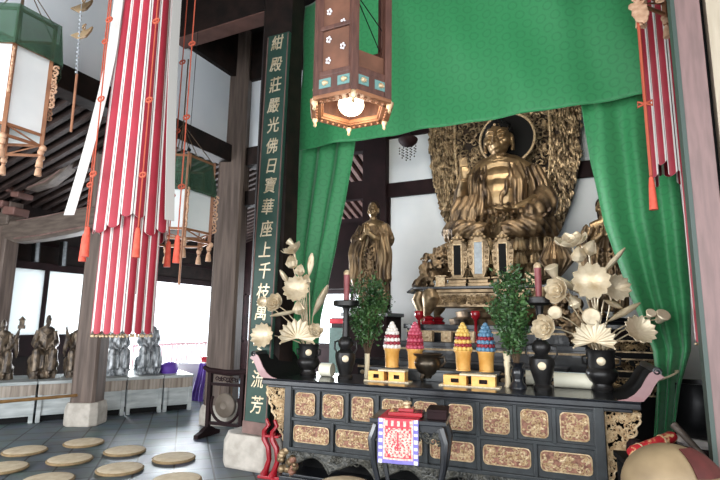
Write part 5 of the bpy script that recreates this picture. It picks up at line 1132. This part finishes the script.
for k in range(1700):
    z = z0+rnd.random()*(zmax-z0); f = rnd.choice((-1,1))*rnd.uniform(.62,1.0); x = f*hw(z); L_ = rnd.uniform(.09,.18); a = rnd.uniform(-.25,.25)-f*.25; bend = rnd.uniform(-.03,.03)
    e = Vector((-math.sin(a)*-1*L_*.3, 0, L_)); p = Vector((x,sy(f)-rnd.uniform(.0,.05),z-z0))
    b.tube([p,p+e*.4+Vector((bend,-.015,0)),p+e+Vector((bend*.2,-.005,0))],[.014,.024,.004],6)
b.build('flame_border', M['halo_gold'], t)
b = MB()
for k in range(560):
    z = z0+rnd.random()*(zmax-z0); f = rnd.uniform(-.6,.6); x = f*hw(z); b.curl((x,sy(f)-.02-rnd.random()*.03,z-z0), rnd.uniform(.05,.1), rnd.random()*6.3, r=.019, n=5, seg=10, flip=rnd.choice((1,-1)))
b.build('scrollwork', M['halo_gold'], t)
b = MB()
for s in (-1,1): b.tube([(s*hw(z0+j/30*(zmax-z0))*.63, sy(.63)-.05, j/30*(zmax-z0)) for j in range(31)], .02, 7)
b.build('inner_rim', M['carve_gold'], t)
b = MB()
for s in (-1,1):
    for j in range(7): z = .15+j*(zmax-z0-.2)/6; b = MB(); b.box((s*hw(z0+z)*.56,sy(.56)-.06,z),(.07,.05,.12)); b.build('rim_block', M['gold'], t, smooth=False, bevel=.008)
# ------------------------------------------------------------------ standing monks
def monk(label, loc, H, seed):
    t = thing('standing_monk_statue', label, 'statue', loc, 0, 'gilt standing monk statues'); k = H/1.75; b = MB()
    b.tube([(0,.02,.1),(0,.02,.8),(0,.0,1.2)],[.2,.2,.19],14,flat=.7); b.tube([(-.2,0,1.3),(0,0,1.37),(.2,0,1.3)],[.1,.11,.1],10); b.tube([(0,0,1.36),(0,-.02,1.48)],[.075,.07],10); head(b,(0,-.03,1.605),.28,.05,.08)
    for s in (-1,1):
        b.tube([(s*.22,0,1.3),(s*.29,-.06,1.05),(s*.12,-.22,1.12),(s*.03,-.27,1.18)],[.085,.075,.055,.04],9); hand(b,(s*.025,-.275,1.17),(0,-.25,1),(-s,0,0),.19,.1,s)
        b.ell((s*.1,-.14,.04),(.06,.13,.045))
    q = MB(); q.merge(b, Matrix.Scale(k,4)); remesh(q,.0085,1).build('body', M['skin_gold'], t)
    r = MB(); rnd = random.Random(seed); r.tube([(0,.03,.1),(0,.03,.6),(0,.03,1.0),(0,.02,1.25),(0,.01,1.36)],[.3,.3,.31,.27,.15],18,flat=.66)
    for s in (-1,1):
        r.tube([(s*.2,.0,1.3),(s*.31,-.05,1.08),(s*.2,-.18,1.08)],[.13,.14,.1],10)
        r.tube([(s*.26,-.12,1.1),(s*.31,-.16,.85),(s*.31,-.16,.45),(s*.27,-.12,.3)],[.13,.13,.12,.06],10,flat=.8)
        for j in range(6): x = s*(.12+.05*j); r.tube([(x*.8,-.2+.012*j,1.08),(x*1.08,-.27+.02*j,.8),(x*1.1,-.26+.02*j,.42+.02*j)],[.012,.022,.014],6)
        for j in range(4): x = s*(.1+.06*j); r.tube([(x,-.17+.03*j,1.33),(x*1.3,-.2+.03*j,1.2),(x*.9,-.24,1.1)],[.01,.016,.01],5)
    for j in range(9): z = .95-.085*j; r.tube([(-.17,-.2,z+.1),(0,-.25,z-.03),(.15,-.2,z+.07)],[.012,.02,.012],5)
    for j in range(8): x = -.21+.06*j; r.tube([(x*.7,-.21,.62),(x,-.24,.3),(x*1.1,-.22,.1)],[.014,.022,.018],6)
    q = MB(); q.merge(r, Matrix.Scale(k,4)); remesh(q,.0125,1,cloak_fold).build('robe', M['robe_gold'], t)
    b = MB(); b.ell((0,.02,1.655),(.118,.128,.118),nu=18,nv=10); b.tube([(0,.05,1.62),(0,.06,1.45)],[.105,.09],14); q = MB(); q.merge(b, Matrix.Scale(k,4)); remesh(q,.012,1).build('dark_hood', M['dark_wood'], t)
    t.scale = (.86,.9,1.)
    b = MB(); b.lathe([(0,0),(.36,0),(.37,.03),(.3,.05),(.33,.085),(0,.085)], (0,0,-.085), 24); b.build('base', M['lacquer'], t)
    s = thing('statue_stand', 'dark stand under the standing monk statue %s' % ('beside the left curtain' if seed == 1 else 'behind the right curtain'), 'stand', (loc[0],loc[1],0), 0, 'dark statue stands'); b = MB(); zz = loc[2]-.085; b.bx(-.38,.38,-.32,.32,0,zz-.06); b.build('body', M['maroon_wood'], s, smooth=False); b = MB(); b.bx(-.42,.42,-.36,.36,zz-.06,zz); b.build('top_slab', M['lacquer'], s, smooth=False, bevel=.006)
    return t
p0, p1 = ony(373,308,7.7), ony(373,202,7.7); monk('gilt standing monk statue with joined hands beside the left green curtain', (p0.x,7.7,p0.z), p1.z-p0.z, 1)
q0, q1 = ony(610,318,7.4), ony(610,198,7.4); monk('gilt robed standing statue mostly hidden behind the right green curtain', (q0.x,7.4,q0.z), q1.z-q0.z, 2)
# gilt banded cabinet and gilt heap behind the big bouquet
a, d = ony(600,386,6.25), ony(660,338,6.25); t = thing('gilt_banded_cabinet', 'dark cabinet with gilt carved bands behind the big lotus bouquet', 'cabinet', ((a.x+d.x)/2,6.25,0)); w = (d.x-a.x)/2+.12; b = MB(); b.bx(-w,w,-.1,.12,0,d.z); b.build('body', M['black'], t, smooth=False)
b = MB(); rnd = random.Random(4)
for zb, zt2 in ((d.z-.16,d.z-.03),(d.z-.36,d.z-.22),(d.z-.6,d.z-.42)):
    b.bx(-w,w,-.115,-.1,zb,zb+.015); b.bx(-w,w,-.115,-.1,zt2-.015,zt2)
    for k in range(80): b.curl((rnd.uniform(-w+.03,w-.03),-.108,rnd.uniform(zb+.03,zt2-.03)), .03, rnd.random()*6, r=.01, n=4, seg=8)
b.build('gilt_band', M['halo_gold'], t)
p = ony(573,330,6.9); lion((p.x,6.75,zB), -1, 'gilt carving in the shade behind the large lotus blossoms', 9)
# hanging beaded dome
p = ony(408,140,7.9); t = thing('beaded_canopy', 'small dark dome with hanging bead strings before the white back wall', 'canopy', p); r = .17; b = MB(); b.lathe([(r,.02),(r*1.02,0),(r*.9,-.05),(r*.6,-.1),(0,-.13)][::-1] , n=24); b.lathe([(r,.02),(r*.3,.1),(.02,.14),(.01,1.6)], n=24); b.build('dome', M['maroon_wood'], t)
b = MB()
for i in range(9):
    x = -.15+.0375*i
    for j in range(5-abs(i-4)//2): b.ell((x,-.02+.03*(i%2),-.14-.05*j-.02*(i%2)), .014, nu=7, nv=5)
b.build('bead_string', M['black'], t)
# ------------------------------------------------------------------ light and camera
def area(name, loc, rot, sx, sy, power, col=(1,1,1)):
    l = bpy.data.lights.new(name,'AREA'); l.shape = 'RECTANGLE'; l.size = sx; l.size_y = sy; l.energy = power; l.color = col; o = bpy.data.objects.new(name,l); COL.objects.link(o); o.location = loc; o.rotation_euler = rot; return o
area('daylight_open_front', (-2.2,-3.4,2.4), (math.radians(99),0,math.radians(8)), 8.5, 4.6, 250, (1,.985,.96))
area('fill_front_left', (-7.6,-2.7,1.8), (math.radians(104),0,math.radians(-10)), 3.2, 3.0, 330, (.97,.985,1))  # extra fill at the unseen aisle front, added for benches, floor and plaster
area('fill_right_side', (3.3,-.4,2.3), (math.radians(97),0,math.radians(86)), 4.6, 4.2, 150, (1,.99,.97))  # added sidelight from the unseen right, brightens the upper plaster
area('daylight_left_opening', (XO-.6,9.2,1.3), (math.radians(90),0,math.radians(-90)), 3.6, 2.6, 1000, (.9,.95,1))
area('daylight_rear_window', (-6.,11.9,1.75), (math.radians(-90),0,0), 4.5, 1.2, 220, (.9,.95,1))
area('sanctuary_fill', (-1.5,5.85,4.75), (math.radians(52),0,0), 2.6, .25, 48, (1,.93,.82))  # added unseen light behind the valance, brightens the Buddha
l = bpy.data.lights.new('lantern_bulb','POINT'); l.energy = 5; l.color = (1,.86,.66); l.shadow_soft_size = .09; o = bpy.data.objects.new('lantern_bulb',l); COL.objects.link(o); o.location = LANT+Vector((0,0,.03-.12))
w = bpy.data.worlds.new('sky'); bpy.context.scene.world = w; w.use_nodes = True; bg = w.node_tree.nodes['Background']; bg.inputs[0].default_value = (.86,.93,1,1); bg.inputs[1].default_value = 2.1
cd = bpy.data.cameras.new('camera'); cam = bpy.data.objects.new('camera',cd); COL.objects.link(cam)
cd.sensor_fit = 'HORIZONTAL'; cd.sensor_width = 36; cd.lens = FPX/720*36; cd.clip_start = .05; cd.clip_end = 200
cam.matrix_world = Matrix(((RT.x,UP.x,-FW.x,CAM.x),(RT.y,UP.y,-FW.y,CAM.y),(RT.z,UP.z,-FW.z,CAM.z),(0,0,0,1)))
sc = bpy.context.scene; sc.camera = cam
vs = sc.view_settings; vs.view_transform = 'Standard'; vs.look = 'None'; vs.gamma = 1; vs.use_curve_mapping = False; vs.exposure = .45
sc.cycles.max_bounces = 8; sc.cycles.diffuse_bounces = 5
